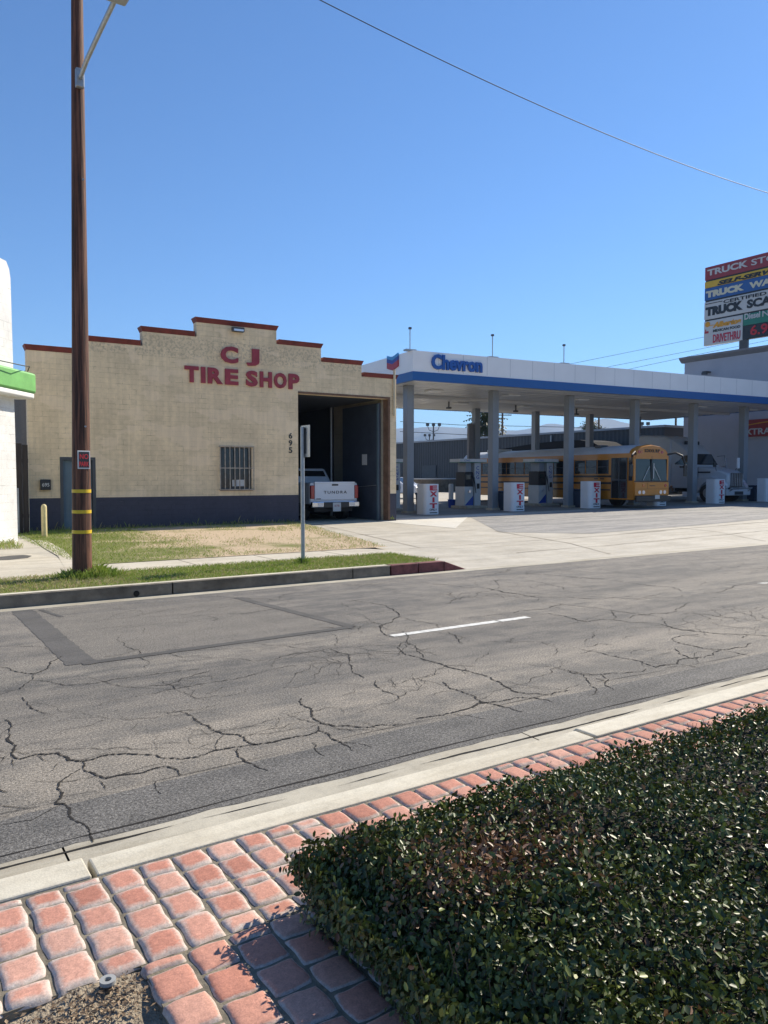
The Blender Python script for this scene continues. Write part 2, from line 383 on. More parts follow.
# ------------------------------------------------------------------ ground
YK0, YK1 = 3.70, 10.87
KR0 = vp(391, 574, (0, YK1), 0)[0]; KR1 = vp(444, 568, (0, YK1), 0)[0]; print('KR', KR0, KR1)     # the two edges of the carriageway
def sm(x): x = max(0, min(1, x)); return x*x*(3-2*x)
def lot_z(x, y):
    base = .10+max(0, min(x, 60)-15)*.010
    drive = base*sm((y-YK1)/2.4)
    k = max(0, min(1, (x-KR1)/.5)) if y < YK1+.4 else sm((x-KR1)/(.5+min(y-YK1-.4, 3)*.2+max(0, y-14)*.35))
    return .17*(1-k)+drive*k
struct(MB().add([(-6000, -6000, -.30), (9000, -6000, -.30), (9000, 9000, -.30), (-6000, 9000, -.30)], [(0, 1, 2, 3)]).build('ground', M['soil']))
struct(MB().add([(-60, YK0-.02, 0), (160, YK0-.02, 0), (160, YK1-.24, 0), (-60, YK1-.24, 0)], [(0, 1, 2, 3)]).build('road', M['asphalt']))
# slab on the far side: sidewalk, drive and forecourt in one continuous sheet
xs = [-60, -30, -10, 0]+[7.4+i*.15 for i in range(0, 30)]+[13, 14, 15, 20, 40, 60, 160]; xs = sorted(set(xs))
ys = [YK1+.006, YK1+.14]+[YK1+.14+i*.2 for i in range(1, 18)]+[15, 17, 20, 24, 60, 160]
mb = MB(); nx = len(xs)
mb.v = [(x, y, lot_z(x, y)) for y in ys for x in xs]
mb.f = [(j*nx+i, j*nx+i+1, (j+1)*nx+i+1, (j+1)*nx+i) for j in range(len(ys)-1) for i in range(nx-1)]
struct(mb.build('forecourt', M['concrete']))
def sheet(name, m, poly, dz=.004, zf=lot_z):
    return MB().add([(x, y, zf(x, y)+dz) for x, y in poly], [tuple(range(len(poly)))]).build(name, m)
# grey asphalt infill on the forecourt
struct(sheet('forecourt_asphalt', M['asphalt_lot'], [(15.02, 16.6), (16.6, 14.6), (22, 14.7), (30, 15.4), (59, 17.4), (59, 24.6), (19.2, 22.9)], .005))
struct(sheet('forecourt_strip', concrete('bright_new_concrete', (.62, .60, .53), .06, 2, .3), [(15.01, 18.6), (19.1, 22.92), (22, 22.99), (22, 24.2), (17.0, 24.1), (15.01, 23.0)], .006))
# sidewalk pavers on the far side: joint strips
mb = MB()
for x in [-7.4, -5.9, -4.4, -2.9, -1.4, .1, 1.6, 3.15, 4.6, 6.1, 7.6]:
    mb.box(x-.008, x+.008, 12.6, 13.82, .170, .1762)
struct(mb.build('sidewalk_joints', M['kerb_dark']))
struct(MB().add([(-60, 12.6, .1735), (KR1, 12.6, .1735), (KR1+.02, 13.82, .1735), (-60, 13.82, .1735)], [(0, 1, 2, 3)]).build('sidewalk', M['walk_conc']))
# expansion joints of the driveway
mb = MB()
def gstrip(mb, a, b, w_=.02, n=14, zf=lot_z, dz=.0085, jit=.0, wj=(.5, 1.3)):
    a = Vector(a); b = Vector(b); d = (b-a).normalized(); dz += .0004*(len(mb.v) % 7)/2; p = Vector((-d.y, d.x))
    L = []
    for i in range(n+1):
        q = a.lerp(b, i/n)+p*rnd.uniform(-jit, jit); ww = w_*rnd.uniform(*wj)/2
        L += [(q.x-p.x*ww, q.y-p.y*ww, zf(q.x-p.x*ww, q.y-p.y*ww)+dz), (q.x+p.x*ww, q.y+p.y*ww, zf(q.x+p.x*ww, q.y+p.y*ww)+dz)]
    mb.add(L, [(2*i, 2*i+2, 2*i+3, 2*i+1) for i in range(n)])
gstrip(mb, (9.9, 13.9), (19, 13.9), .03); gstrip(mb, (13.4, 11.2), (15.2, 17.0), .035, jit=.02); gstrip(mb, (10.2, 13.9), (12.4, 22.8), .025)
gstrip(mb, (19.5, 11.2), (20.3, 14.6), .03); gstrip(mb, (27, 11.2), (27.4, 15.1), .04); gstrip(mb, (9.8, 18), (15, 17.6), .03, jit=.03)
gstrip(mb, (17, 14.0), (40, 14.6), .04, 30, jit=.03); gstrip(mb, (11.5, 12.2), (24, 12.5), .02, 30, jit=.05)
struct(mb.build('drive_joints', M['kerb_dark']))
KR0 = vp(391, 574, (0, YK1), 0)[0]; KR1 = vp(444, 568, (0, YK1), 0)[0]
# far gutter and kerb
struct(MB().box(-60, 160, YK1-.24, YK1, -.2, .003).build('gutter', M['gutter_conc']))
mb = MB(); x = -30.0
while x < KR0-.06:
    x2 = min(x+3.05, KR0)
    if 3.2 < x < 6: pass
    mb.prism([(YK1, -.1), (YK1+.16, -.1), (YK1+.16, .176), (YK1+.035, .178), (YK1+.006, .165), (YK1, -.1)][:5], x, x2-.022, 'x'); x = x2
struct(mb.build('kerb', M['kerb_dark']))
mb = MB()
mb.box(-30, KR0-.03, YK1+.03, YK1+.16, .1785, .181)
struct(mb.build('kerb_top', M['kerb_conc']))
mb = MB()
for a, b_ in ((KR0+.01, (KR0+KR1)/2), ((KR0+KR1)/2+.02, KR1)): mb.box(a, b_, YK1, YK1+.16, -.1, .18)
mb.add([(KR1+.01, YK1, -.1), (KR1+.5, YK1, -.1), (KR1+.5, YK1+.16, -.1), (KR1+.01, YK1+.16, -.1), (KR1+.01, YK1, .18), (KR1+.5, YK1, .01), (KR1+.5, YK1+.16, .012), (KR1+.01, YK1+.16, .18)],
       [(0, 3, 2, 1), (4, 5, 6, 7), (0, 1, 5, 4), (1, 2, 6, 5), (2, 3, 7, 6), (3, 0, 4, 7)])
struct(mb.build('red_kerb', M['kerb_red'], bevel=.012))
kx = gp(143, 597, .05)[0]
tag(MB().tube([(kx, YK1-.004, .055), (kx, YK1+.03, .055)], .042, 16).build('drain_hole', M['crack']), 'dark round drain outlet in the far kerb face near the utility pole', 'drain')
# road: darker smooth strip along the near gutter with a ragged edge
mb = MB(); n = 500; vs = []
for i in range(n+1):
    x = -6+i*66/n
    vs += [(x, YK0-.02+rnd.uniform(-.012, .012), .002), (x, 4.13+.05*math.sin(x*.7)+rnd.uniform(-.012, .012), .002)]
mb.add(vs, [(2*i, 2*i+2, 2*i+3, 2*i+1) for i in range(n)])
struct(mb.build('road_edge_strip', M['asphalt_new']))
# rectangular utility patch with tar seams
pA, pB, pC, pD = gp(27, 615), gp(82, 664), gp(352, 627), gp(238, 598)
pA = (pA[0], YK1-.26)
struct(MB().add([(*p, .0015) for p in (pA, pB, pC, pD)], [(0, 1, 2, 3)]).build('asphalt_patch', M['asphalt_patch']))
mb = MB(); flat = lambda x, y: 0
seam_z = [.0024]
def seam(a, b_, w_):
    seam_z[0] += .0006; gstrip(mb, a, b_, w_, 40, flat, seam_z[0], .006, (.88, 1.08))
seam(pA, pB, .26); seam(pB, pC, .12); seam(pC, pD, .13); seam((pA[0]+.2, YK1-.34), gp(62, 617), .06)
struct(mb.build('tar_seams', M['tar']))
# painted lane dashes, worn
mb = MB()
def dash(a, b_, wd, holes):
    nn = 60; a = Vector(a); b_ = Vector(b_)
    for i in range(nn):
        if rnd.random() < holes: continue
        p = a.lerp(b_, i/nn); q = a.lerp(b_, (i+1)/nn); j = [rnd.uniform(-.004, .004) for _ in range(4)]
        mb.add([(p.x, p.y-wd/2+j[0], .003), (q.x, q.y-wd/2+j[1], .003), (q.x, q.y+wd/2+j[2], .003), (p.x, p.y+wd/2+j[3], .003)], [(0, 1, 2, 3)])
dash((gp(395, 637)[0], 6.72), (gp(532, 618)[0], 6.72), .105, .03)
dash((11.6, 6.80), (13.4, 6.80), .09, .4)
struct(mb.build('lane_marking', M['paint_white']))
# cracks, surveyed from the photo
cr = MB()
def frac(pts, k, amp):
    for _ in range(k):
        o = []
        for a, b_ in zip(pts[:-1], pts[1:]):
            mx, my = (a[0]+b_[0])/2, (a[1]+b_[1])/2; L = math.hypot(b_[0]-a[0], b_[1]-a[1])
            o += [a, (mx+rnd.uniform(-amp, amp)*L, my+rnd.uniform(-amp, amp)*L)]
        pts = o+[pts[-1]]
    return pts
def crack(px, w0=.012, amp=.13, z=.0040):
    w0 *= .50+.055*math.hypot(*gp(*px[0])); pts = frac([gp(a, b_) for a, b_ in px], 4, amp); n = len(pts); vs = []
    for i, p in enumerate(pts):
        a = pts[max(i-1, 0)]; b_ = pts[min(i+1, n-1)]; L = math.hypot(b_[0]-a[0], b_[1]-a[1]) or 1
        nx_, ny_ = -(b_[1]-a[1])/L, (b_[0]-a[0])/L
        t_ = i/(n-1); ww = w0*(.35+.65*math.sin(math.pi*min(1, max(0, .12+t_*.76))))*rnd.uniform(.15, 1.7)/2
        vs += [(p[0]-nx_*ww, p[1]-ny_*ww, z), (p[0]+nx_*ww, p[1]+ny_*ww, z)]
    cr.add(vs, [(2*i, 2*i+2, 2*i+3, 2*i+1) for i in range(n-1)])
def Z(o, s, pts): return [(o[0]+a/s, o[1]+b_/s) for a, b_ in pts]
a5 = lambda p: Z((0, 720), 3.84, p); a6 = lambda p: Z((200, 680), 3.84, p); a3 = lambda p: Z((400, 560), 3.84, p); a4 = lambda p: Z((568, 560), 3.84, p)
a1 = lambda p: Z((0, 600), 3.84, p); a2 = lambda p: Z((200, 600), 3.84, p)
crack(a5([(22, 0), (30, 70), (45, 135), (80, 150), (140, 132), (225, 128), (265, 155), (320, 160), (385, 140), (450, 132), (600, 135), (700, 152), (768, 142)]), .02)
crack(a5([(320, 160), (322, 190), (365, 212), (405, 226), (460, 213), (520, 207), (600, 185), (635, 178), (695, 215)]), .017)
crack(a5([(310, 190), (250, 225), (222, 260), (235, 290), (215, 322), (245, 322), (268, 360), (300, 395), (345, 425), (358, 470)]), .016)
crack(a5([(245, 322), (180, 355), (125, 385), (60, 395), (10, 405)]), .007); crack(a5([(380, 235), (405, 262)]), .008); crack(a5([(600, 235), (620, 285)]), .008)
crack(a5([(0, 268), (30, 278)]), .012)
crack(a6([(-20, 150), (0, 165), (35, 180), (90, 208), (150, 212), (185, 240), (215, 250), (310, 232), (400, 215), (455, 195), (455, 178)]), .018)
crack(a6([(-5, 292), (65, 270), (130, 258), (215, 250)]), .017); crack(a6([(65, 270), (68, 235), (90, 212)]), .007)
crack(a6([(145, 265), (150, 298), (190, 322), (262, 350)]), .013); crack(a6([(150, 210), (260, 207), (380, 185), (455, 172)]), .006)
crack(a6([(390, 72), (398, 98), (430, 112), (428, 140), (465, 168), (520, 178), (620, 182), (700, 172), (768, 172)]), .018)
crack(a6([(455, 195), (495, 210), (540, 240), (585, 272)]), .016); crack(a6([(540, 240), (600, 245), (660, 260)]), .009)
crack(a6([(430, 240), (445, 270), (480, 298)]), .008); crack(a6([(510, 185), (600, 192), (690, 190)]), .006)
crack(a3([(60, 610), (130, 600), (210, 585), (300, 550), (380, 545), (440, 530), (520, 530), (590, 548)]), .018)
crack(a3([(165, 470), (195, 495), (260, 515), (310, 545), (380, 560), (440, 578), (470, 585)]), .016)
crack(a3([(20, 315), (22, 365), (80, 378), (160, 400), (250, 425), (350, 458), (400, 485), (430, 502), (500, 515), (580, 520), (650, 500)]), .015)
crack(a3([(20, 315), (60, 330), (75, 355), (90, 378)]), .01); crack(a3([(185, 278), (215, 300), (245, 322)]), .009)
crack(a3([(555, 408), (620, 420), (700, 440), (760, 445)]), .010); crack(a3([(200, 590), (270, 600), (330, 612)]), .008)
crack(a3([(70, 85), (200, 98), (330, 108), (430, 128), (520, 143), (640, 143), (768, 152)]), .014); crack(a3([(230, 225), (400, 208), (550, 190), (630, 168)]), .011)
crack(a3([(570, 205), (640, 218), (720, 240)]), .012); crack(a3([(0, 218), (60, 235), (145, 248), (150, 262)]), .009); crack(a3([(560, 245), (640, 247), (700, 230)]), .007)
crack(a3([(480, 50), (600, 60), (768, 75)]), .012)
crack(a4([(0, 425), (50, 435), (120, 440), (200, 435), (280, 430), (300, 420)]), .012); crack(a4([(55, 345), (130, 358), (200, 375), (280, 390), (335, 412), (420, 400), (440, 380), (480, 378), (560, 365), (590, 345)]), .014)
crack(a4([(60, 440), (80, 470), (90, 520)]), .011); crack(a4([(125, 440), (140, 480), (175, 500)]), .013); crack(a4([(105, 455), (140, 462), (110, 470)]), .01)
crack(a4([(340, 245), (400, 262), (490, 275), (600, 285), (768, 293)]), .016); crack(a4([(500, 285), (430, 292), (400, 303), (450, 325), (520, 342), (600, 345), (680, 335), (705, 320)]), .013)
crack(a4([(600, 348), (700, 368)]), .010); crack(a4([(410, 342), (470, 378), (500, 380)]), .013); crack(a4([(430, 400), (505, 418)]), .010)
crack(a4([(0, 220), (75, 238), (130, 228), (240, 240), (340, 245)]), .011); crack(a4([(235, 225), (250, 215), (330, 205), (380, 205), (440, 180), (470, 165)]), .011)
crack(a4([(440, 205), (540, 210), (620, 222), (768, 240)]), .011); crack(a4([(0, 65), (120, 72), (250, 90), (400, 105), (440, 120)]), .011); crack(a4([(0, 145), (120, 150), (240, 140), (340, 135)]), .008)
crack(a4([(500, 130), (600, 118), (660, 95), (768, 85)]), .009); crack(a4([(620, 125), (768, 135)]), .008); crack(a4([(665, 300), (690, 288)]), .01)
crack(a1([(0, 258), (60, 275), (130, 285), (185, 260), (190, 240), (240, 215)]), .013); crack(a1([(125, 310), (180, 312), (245, 328), (380, 318), (520, 295), (640, 280), (768, 265)]), .010)
crack(a1([(130, 285), (120, 310), (75, 345), (0, 355)]), .008); crack(a1([(85, 375), (120, 410), (185, 438)]), .012); crack(a1([(0, 180), (110, 178), (200, 190)]), .008)
crack(a1([(665, 425), (720, 440), (768, 475)]), .010); crack(a1([(645, 205), (700, 220), (768, 215)]), .009)
crack(a2([(100, 225), (200, 235), (270, 232), (370, 205), (480, 190), (530, 185)]), .009); crack(a2([(500, 190), (570, 210), (575, 235), (630, 300)]), .012)
crack(a2([(580, 0), (660, 12), (740, 35), (765, 65), (690, 100), (700, 125), (745, 145)]), .012); crack(a2([(675, 310), (690, 340), (768, 380)]), .011); crack(a2([(580, 88), (640, 85), (690, 92)]), .008)
crack(a2([(0, 222), (90, 222)]), .006); crack(a2([(530, 180), (768, 178)]), .006); crack(a2([(500, 130), (525, 150), (530, 180)]), .006)
# random fine secondary cracking in the worn band
for _ in range(46):
    x0 = rnd.uniform(-.5, 14); y0 = rnd.choice([rnd.uniform(4.2, 5.6), rnd.uniform(5.6, 10)]); a = rnd.uniform(-.5, .5)+rnd.choice([0, 0, 1.4]); L = rnd.uniform(.15, .7)
    p = frac([(x0, y0), (x0+L*math.cos(a), y0+L*math.sin(a))], 4, .22); vs = []
    for q in p:
        ww = rnd.uniform(.001, .0035); vs += [(q[0], q[1]-ww, .0040), (q[0], q[1]+ww, .0040)]
    cr.add(vs, [(2*i, 2*i+2, 2*i+3, 2*i+1) for i in range(len(p)-1)])
def walk(x, y, a, L, w0, depth=0):
    pts = [(x, y)]; n = max(4, int(L/.07)); bias = 0
    for i in range(n):
        bias = bias*.8+rnd.gauss(0, .22); a2 = a+bias+rnd.gauss(0, .25); st = L/n*rnd.uniform(.6, 1.4)
        x += st*math.cos(a2); y += st*math.sin(a2)
        if not 4.15 < y < 10.5: break
        pts.append((x, y))
        if depth < 2 and rnd.random() < .10: walk(x, y, a+rnd.choice([-1, 1])*rnd.uniform(.5, 1.3), L*rnd.uniform(.2, .5), w0*.8, depth+1)
    if len(pts) < 3: return
    pts = frac(pts, 1, .2); vs = []; m = len(pts)
    for i, p in enumerate(pts):
        q0, q1 = pts[max(i-1, 0)], pts[min(i+1, m-1)]; D_ = math.hypot(q1[0]-q0[0], q1[1]-q0[1]) or 1
        nx_, ny_ = -(q1[1]-q0[1])/D_, (q1[0]-q0[0])/D_; ww = w0*rnd.uniform(.25, 1.4)*(.3+.7*math.sin(math.pi*(i+.5)/m))/2
        vs += [(p[0]-nx_*ww, p[1]-ny_*ww, .0038), (p[0]+nx_*ww, p[1]+ny_*ww, .0038)]
    cr.add(vs, [(2*i, 2*i+2, 2*i+3, 2*i+1) for i in range(m-1)])
for _ in range(70): walk(rnd.uniform(-.5, 9), rnd.uniform(4.2, 5.9), rnd.choice([0, 0, math.pi, 1.3, -1.2])+rnd.gauss(0, .35), rnd.uniform(.3, 1.6), rnd.uniform(.003, .0075))
for _ in range(80): walk(rnd.uniform(1, 22), rnd.uniform(5.8, 10.3), rnd.choice([0, 0, math.pi, 1.3, -1.2])+rnd.gauss(0, .35), rnd.uniform(.5, 2.8), rnd.uniform(.004, .010))
# near gutter lip gap
pts = frac([(-2, 3.60), (2, 3.585), (6, 3.61), (12, 3.58), (20, 3.6)], 7, .012); vs = []
for q in pts:
    ww = max(0, .0035+.0045*math.sin(q[0]*1.9+1)+.003*math.sin(q[0]*9)+rnd.uniform(0, .002)); vs += [(q[0], q[1]-ww, .0018), (q[0], q[1]+ww, .0018)]
cr.add(vs, [(2*i, 2*i+2, 2*i+3, 2*i+1) for i in range(len(pts)-1)])
# ragged dark line where asphalt meets the lip
pts = frac([(-3, 3.69), (8, 3.69), (20, 3.69)], 8, .006); vs = []
for q in pts: ww = .004+.003*math.sin(q[0]*7)+rnd.uniform(0, .003); vs += [(q[0], q[1]-ww, .0040), (q[0], q[1]+ww, .0040)]
cr.add(vs, [(2*i, 2*i+2, 2*i+3, 2*i+1) for i in range(len(pts)-1)])
# edge of the dark strip
pts = frac([(-3, 4.13), (8, 4.14), (20, 4.13)], 8, .012); vs = []
for q in pts: ww = max(0, .0015+.0015*math.sin(q[0]*5)); vs += [(q[0], q[1]-ww, .0040), (q[0], q[1]+ww, .0040)]
cr.add(vs, [(2*i, 2*i+2, 2*i+3, 2*i+1) for i in range(len(pts)-1)])
struct(cr.build('asphalt_cracks', M['crack']))
# near gutter pan and kerb
jx1 = gp(100, 885, .15)[0]; jx2 = gp(598, 738, .15)[0]
joints = [-6, -3.6, jx1, jx2, jx2+3.2, jx2+6.4, jx2+9.6, jx2+16, 60]
mb = MB()
for i, (a, b_) in enumerate(zip(joints[:-1], joints[1:])):
    mb.add([(a+.005, 3.20, -.012), (b_-.005, 3.20, -.012), (b_-.005, YK0-.01, .0012), (a+.005, YK0-.01, .0012)], [(0, 1, 2, 3)])
struct(mb.build('gutter', M['gutter_conc']))
struct(MB().box(-6, 60, 3.1, YK0+.05, -.25, -.03).build('gutter_bed', M['mortar']))
mb = MB()
for i, (a, b_) in enumerate(zip(joints[:-1], joints[1:])):
    dy = [0, .012, -.004, .01, 0, 0, 0, 0][i]; h = .150+[0, .004, 0, .006, 0, 0, 0, 0][i]
    mb.prism([(3.052, -.1), (3.052, h), (3.205+dy, h), (3.232+dy, h-.022), (3.25+dy, -.1)], a+.010, b_-.010, 'x')
struct(mb.build('kerb', M['kerb_conc'], bevel=.008))

# ------------------------------------------------------------------ near paving
struct(MB().box(-4, 40, 2.404, 3.046, -.1, .1435).build('paving_bed', M['mortar']))
struct(MB().box(.664, 3.2, -1.5, 2.402, -.1, .1435).build('walk_bed', M['mortar']))
mb = MB(); edge = []; hue = []
def paver(x0, x1, y0, y1, base, wear):
    n = 8; hgt = .011*rnd.uniform(.7, 1.3); hu = rnd.random(); r = min(x1-x0, y1-y0)
    o = len(mb.v); ph = [rnd.uniform(0, 6.28) for _ in range(4)]; rc = .30*r
    rnd_k = rnd.uniform(.15, .6); tx, ty = rnd.uniform(-.012, .012), rnd.uniform(-.012, .012)
    for j in range(n+1):
        for i in range(n+1):
            u, v = i/n, j/n
            # crowd the rows near the rim
            u = .5-.5*math.cos(math.pi*u); v = .5-.5*math.cos(math.pi*v)
            # rounded-rectangle shape
            cu_, cv_ = (u-.5)*2, (v-.5)*2; L, W_ = (x1-x0)/2, (y1-y0)/2
            k = (abs(cu_)**2)*(abs(cv_)**2)*rnd_k
            px, py = cu_*L*(1-.13*k*r/(2*L)), cv_*W_*(1-.13*k*r/(2*W_))
            px += .003*math.sin(ph[0]+py*45)*abs(cu_); py += .003*math.sin(ph[1]+px*45)*abs(cv_)
            de = min(L-abs(cu_*L), W_-abs(cv_*W_)); e = min(1, de/(.013))
            z = base-.010+(hgt+.010)*(1-(1-e)**2.4)+.0015*math.sin(ph[2]+px*60)*math.sin(ph[3]+py*60)+tx*px+ty*py
            mb.v.append(((x0+x1)/2+px, (y0+y1)/2+py, z)); edge.append(min(1, de/(.038*wear))); hue.append(min(1, max(0, hu*.7+.15)))
    for j in range(n):
        for i in range(n):
            a = o+j*(n+1)+i; mb.f.append((a, a+1, a+n+2, a+n+1))
g = .002
x = -1.2; ci = 0
while x < 14:
    wd = .134*rnd.uniform(.94, 1.06) if x < 6 else .15
    y = 3.035
    patt = [[.08, .155, .16, .15, .075], [.15, .15, .165, .15], [.045, .155, .16, .16, .10], [.14, .16, .07, .15, .10], [.11, .16, .165, .18]][rnd.randrange(5)]
    s_ = (3.035-2.398)/sum(patt)
    for L in patt:
        L *= s_; gx = rnd.uniform(.3, 1.8) if x < 1.2 else 1
        paver(x+g*gx, x+wd-g*gx, y-L+g*rnd.uniform(.5, 2.2), y-g, .1435, 1.4 if x < 1.6 else .8); y -= L
    x += wd; ci += 1
x = .655; ci = 0
while x < 1.9:
    wd = .146; y = 2.394; first = [.055, .15, .06, .13, .09, .15, .1][ci % 7]
    y2 = y-first; paver(x+.003, x+wd-.003, y2+.003, y-.003, .1435, .6); y = y2
    while y > -.4:
        L = .158; paver(x+.003, x+wd-.003, y-L+.003, y-.003, .1435, .6); y -= L
    x += wd; ci += 1
o = mb.build('brick_paving', M['paver'], attrs={'edge': edge, 'hue': hue}, smooth=True); struct(o)
# planting soil next to the walk
mb = MB(); n = 40; vs = []
for j in range(n+1):
    for i in range(n+1):
        x = -2+i*2.672/n; y = .4+j*2.012/n; vs.append((x, y, .055+.018*math.sin(x*9+y*4)*math.sin(y*11)+rnd.uniform(0, .012)+.062))
mb.v = vs; mb.f = [(j*(n+1)+i, j*(n+1)+i+1, (j+1)*(n+1)+i+1, (j+1)*(n+1)+i) for j in range(n) for i in range(n)]
struct(mb.build('soil_bed', M['soil'], smooth=True))
mb = MB(); hue = []
for _ in range(1100):
    x = rnd.gauss(.50, .14); y = rnd.gauss(2.28, .06)
    if x > .645 or y > 2.385: continue
    z = .142+rnd.uniform(0, .015); a = rnd.uniform(0, 6.28); L = rnd.uniform(.003, .011); W_ = L*rnd.uniform(.15, .6); t_ = rnd.uniform(-.6, .6)
    c, s_ = math.cos(a), math.sin(a); k = len(mb.v)
    mb.v += [(x-c*L, y-s_*L, z-t_*L*.5), (x+s_*W_, y-c*W_, z+.003), (x+c*L, y+s_*L, z+t_*L*.5), (x-s_*W_, y+c*W_, z)]
    mb.f.append((k, k+1, k+2, k+3)); hue += [rnd.uniform(0, 1)]*4
o = mb.build('leaf_litter', attr_mat('litter', 'hue', [(0, (.06, .04, .025)), (.6, (.18, .12, .07)), (1, (.36, .26, .16))], .8), attrs={'hue': hue}); o['kind'] = 'stuff'
tag(o, 'dry brown leaf litter lying in the corner of the soil bed', 'leaf litter')
sx, sy = gp(108, 994, .12)
t_ = thing('sprinkler_head', 'round grey plastic sprinkler head standing in the dry leaf litter', 'sprinkler', (sx, sy, .105))
MB().tube([(0, 0, 0), (0, 0, .05)], .019, 20).build('riser', M['dark_grey'], t_, smooth='auto')
mb = MB(); n = 24
for k in range(n):
    a, b_ = 2*math.pi*k/n, 2*math.pi*(k+1)/n
    for r0, z0, r1, z1 in ((.024, .05, .024, .062), (.024, .062, .011, .062), (.011, .062, .010, .05)):
        mb.add([(r0*math.cos(a), r0*math.sin(a), z0), (r0*math.cos(b_), r0*math.sin(b_), z0), (r1*math.cos(b_), r1*math.sin(b_), z1), (r1*math.cos(a), r1*math.sin(a), z1)], [(0, 1, 2, 3)])
mb.build('cap_ring', mat('grey_plastic', (.33, .34, .33), .5, .1, 20), t_)

# ------------------------------------------------------------------ hedge
HX0, HY1, HZ = 1.25, 2.38, .47
def hn(x, y): return .022*math.sin(x*3.1+1)*math.sin(y*4.2)+.018*math.sin(x*7.3+y*5.1)+.012*math.sin(x*13+2)*math.sin(y*12+x*3)
def htop(x, y):
    e = min(x-HX0, HY1-y); k = max(0, min(1, e/.16)); return .15+(HZ-.15+hn(x, y))*(1-(1-k)**2.0*.62)
hedge = thing('hedge', 'low clipped dark green glossy-leaved hedge beside the red brick paving', 'hedge', (4, 1, .15))
hv = []; hq = []
rs = np.random.RandomState(5)
def leafcloud(P, Nn, size, hue_):
    """P (n,3) centres, Nn (n,3) leaf normals; each leaf = two quads folded along the midrib"""
    n = len(P); Nn = Nn/np.linalg.norm(Nn, axis=1)[:, None]
    a = np.cross(Nn, rs.normal(size=(n, 3))); a /= np.linalg.norm(a, axis=1)[:, None]; b_ = np.cross(Nn, a)
    L = size[:, None]; Wd = L*rs.uniform(.42, .6, (n, 1)); fold = Wd*rs.uniform(.1, .5, (n, 1)); curl = L*rs.uniform(-.15, .35, (n, 1))
    v0 = P-a*L; v3 = P+a*L-Nn*curl; m0 = P-a*L*.25; m1 = P+a*L*.4-Nn*curl*.3
    l0 = P-a*L*.3+b_*Wd+Nn*fold; l1 = P+a*L*.45+b_*Wd*.85+Nn*fold-Nn*curl*.3
    r0 = P-a*L*.3-b_*Wd+Nn*fold; r1 = P+a*L*.45-b_*Wd*.85+Nn*fold-Nn*curl*.3
    V = np.stack([v0, l0, l1, v3, r1, r0], 1).reshape(-1, 3)
    I = np.arange(n)[:, None]*6
    Fc = np.concatenate([I+np.array([[0, 3, 2, 1]]), I+np.array([[0, 5, 4, 3]])])
    return V, Fc, np.repeat(hue_, 6)
def fast_mesh(name, V, Fc, attr, m, parent):
    me = bpy.data.meshes.new(name); me.vertices.add(len(V)); me.vertices.foreach_set('co', V.astype('f').ravel())
    me.loops.add(Fc.size); me.loops.foreach_set('vertex_index', Fc.ravel().astype('i'))
    me.polygons.add(len(Fc)); me.polygons.foreach_set('loop_start', np.arange(0, Fc.size, Fc.shape[1]).astype('i'))
    try: me.polygons.foreach_set('loop_total', np.full(len(Fc), Fc.shape[1], 'i'))
    except Exception: pass
    me.update(calc_edges=True); me.validate()
    if attr is not None:
        a = me.attributes.new('hue', 'FLOAT', 'POINT'); a.data.foreach_set('value', attr.astype('f'))
    me.materials.append(m); o = bpy.data.objects.new(name, me); C.objects.link(o)
    if parent: o.parent = parent
    return o
bx_, by_ = gp(500, 845, .48)
P = []; Nn = []; Sz = []; Hu = []
def put(x, y, z, n, sz):
    d = math.hypot((x-bx_)/.5, (y-by_)/.26); brown = max(0, 1-d)*1.25
    brown += .30 if math.sin(x*5.1+y*3.3)*math.sin(y*7.7-x*2)>.86 else .015
    h = rnd.uniform(.90, 1) if rnd.random() < brown*.8 else min(.87, max(0, rnd.gauss(.36, .23)))
    P.append((x-4, y-1, z-.15)); Nn.append(n); Sz.append(sz); Hu.append(h)
for _ in range(120000):
    x = HX0+(rnd.random()**1.9)*8.6; y = HY1-rnd.random()*2.5
    if y < -.1+.0*x: continue
    dist = math.hypot(x, y)
    if dist > 3.5 and rnd.random() > .75: continue
    dep = rnd.random()**1.6*.09; z = htop(x, y)-dep+rnd.gauss(0, .008)
    e = min(x-HX0, HY1-y); sx_ = -1 if e < .15 and x-HX0 < .15 else 0; sy_ = 1 if HY1-y < .15 else 0
    nrm = (rnd.gauss(sx_*.7+.1, .62), rnd.gauss(sy_*.7, .62), rnd.uniform(.2, 1.0))
    put(x, y, z, nrm, rnd.uniform(.0065, .0145)*(1 if dist < 4 else 1.2))
for _ in range(30000):   # left flank and front flank
    if rnd.random() < .55: x = HX0+rnd.gauss(.03, .028)-.0; y = HY1-rnd.random()*2.3; n0 = (-1, 0)
    else: x = HX0+rnd.random()*6; y = HY1-rnd.gauss(.03, .028); n0 = (0, 1)
    xx = max(x, HX0+.01); yy = min(y, HY1-.01)
    z = .16+rnd.random()**.8*(htop(max(xx, HX0+.05), min(yy, HY1-.05))-.17)
    bulge = .05*math.sin((z-.15)/.35*3)+.02*math.sin(x*11+y*13+z*20)
    x -= bulge*(n0[0] != 0)*1; y += bulge*(n0[1] != 0)*1
    put(x, y, z, (rnd.gauss(n0[0]*.8, .5), rnd.gauss(n0[1]*.8, .5), rnd.uniform(-.1, .9)), rnd.uniform(.0085, .016))
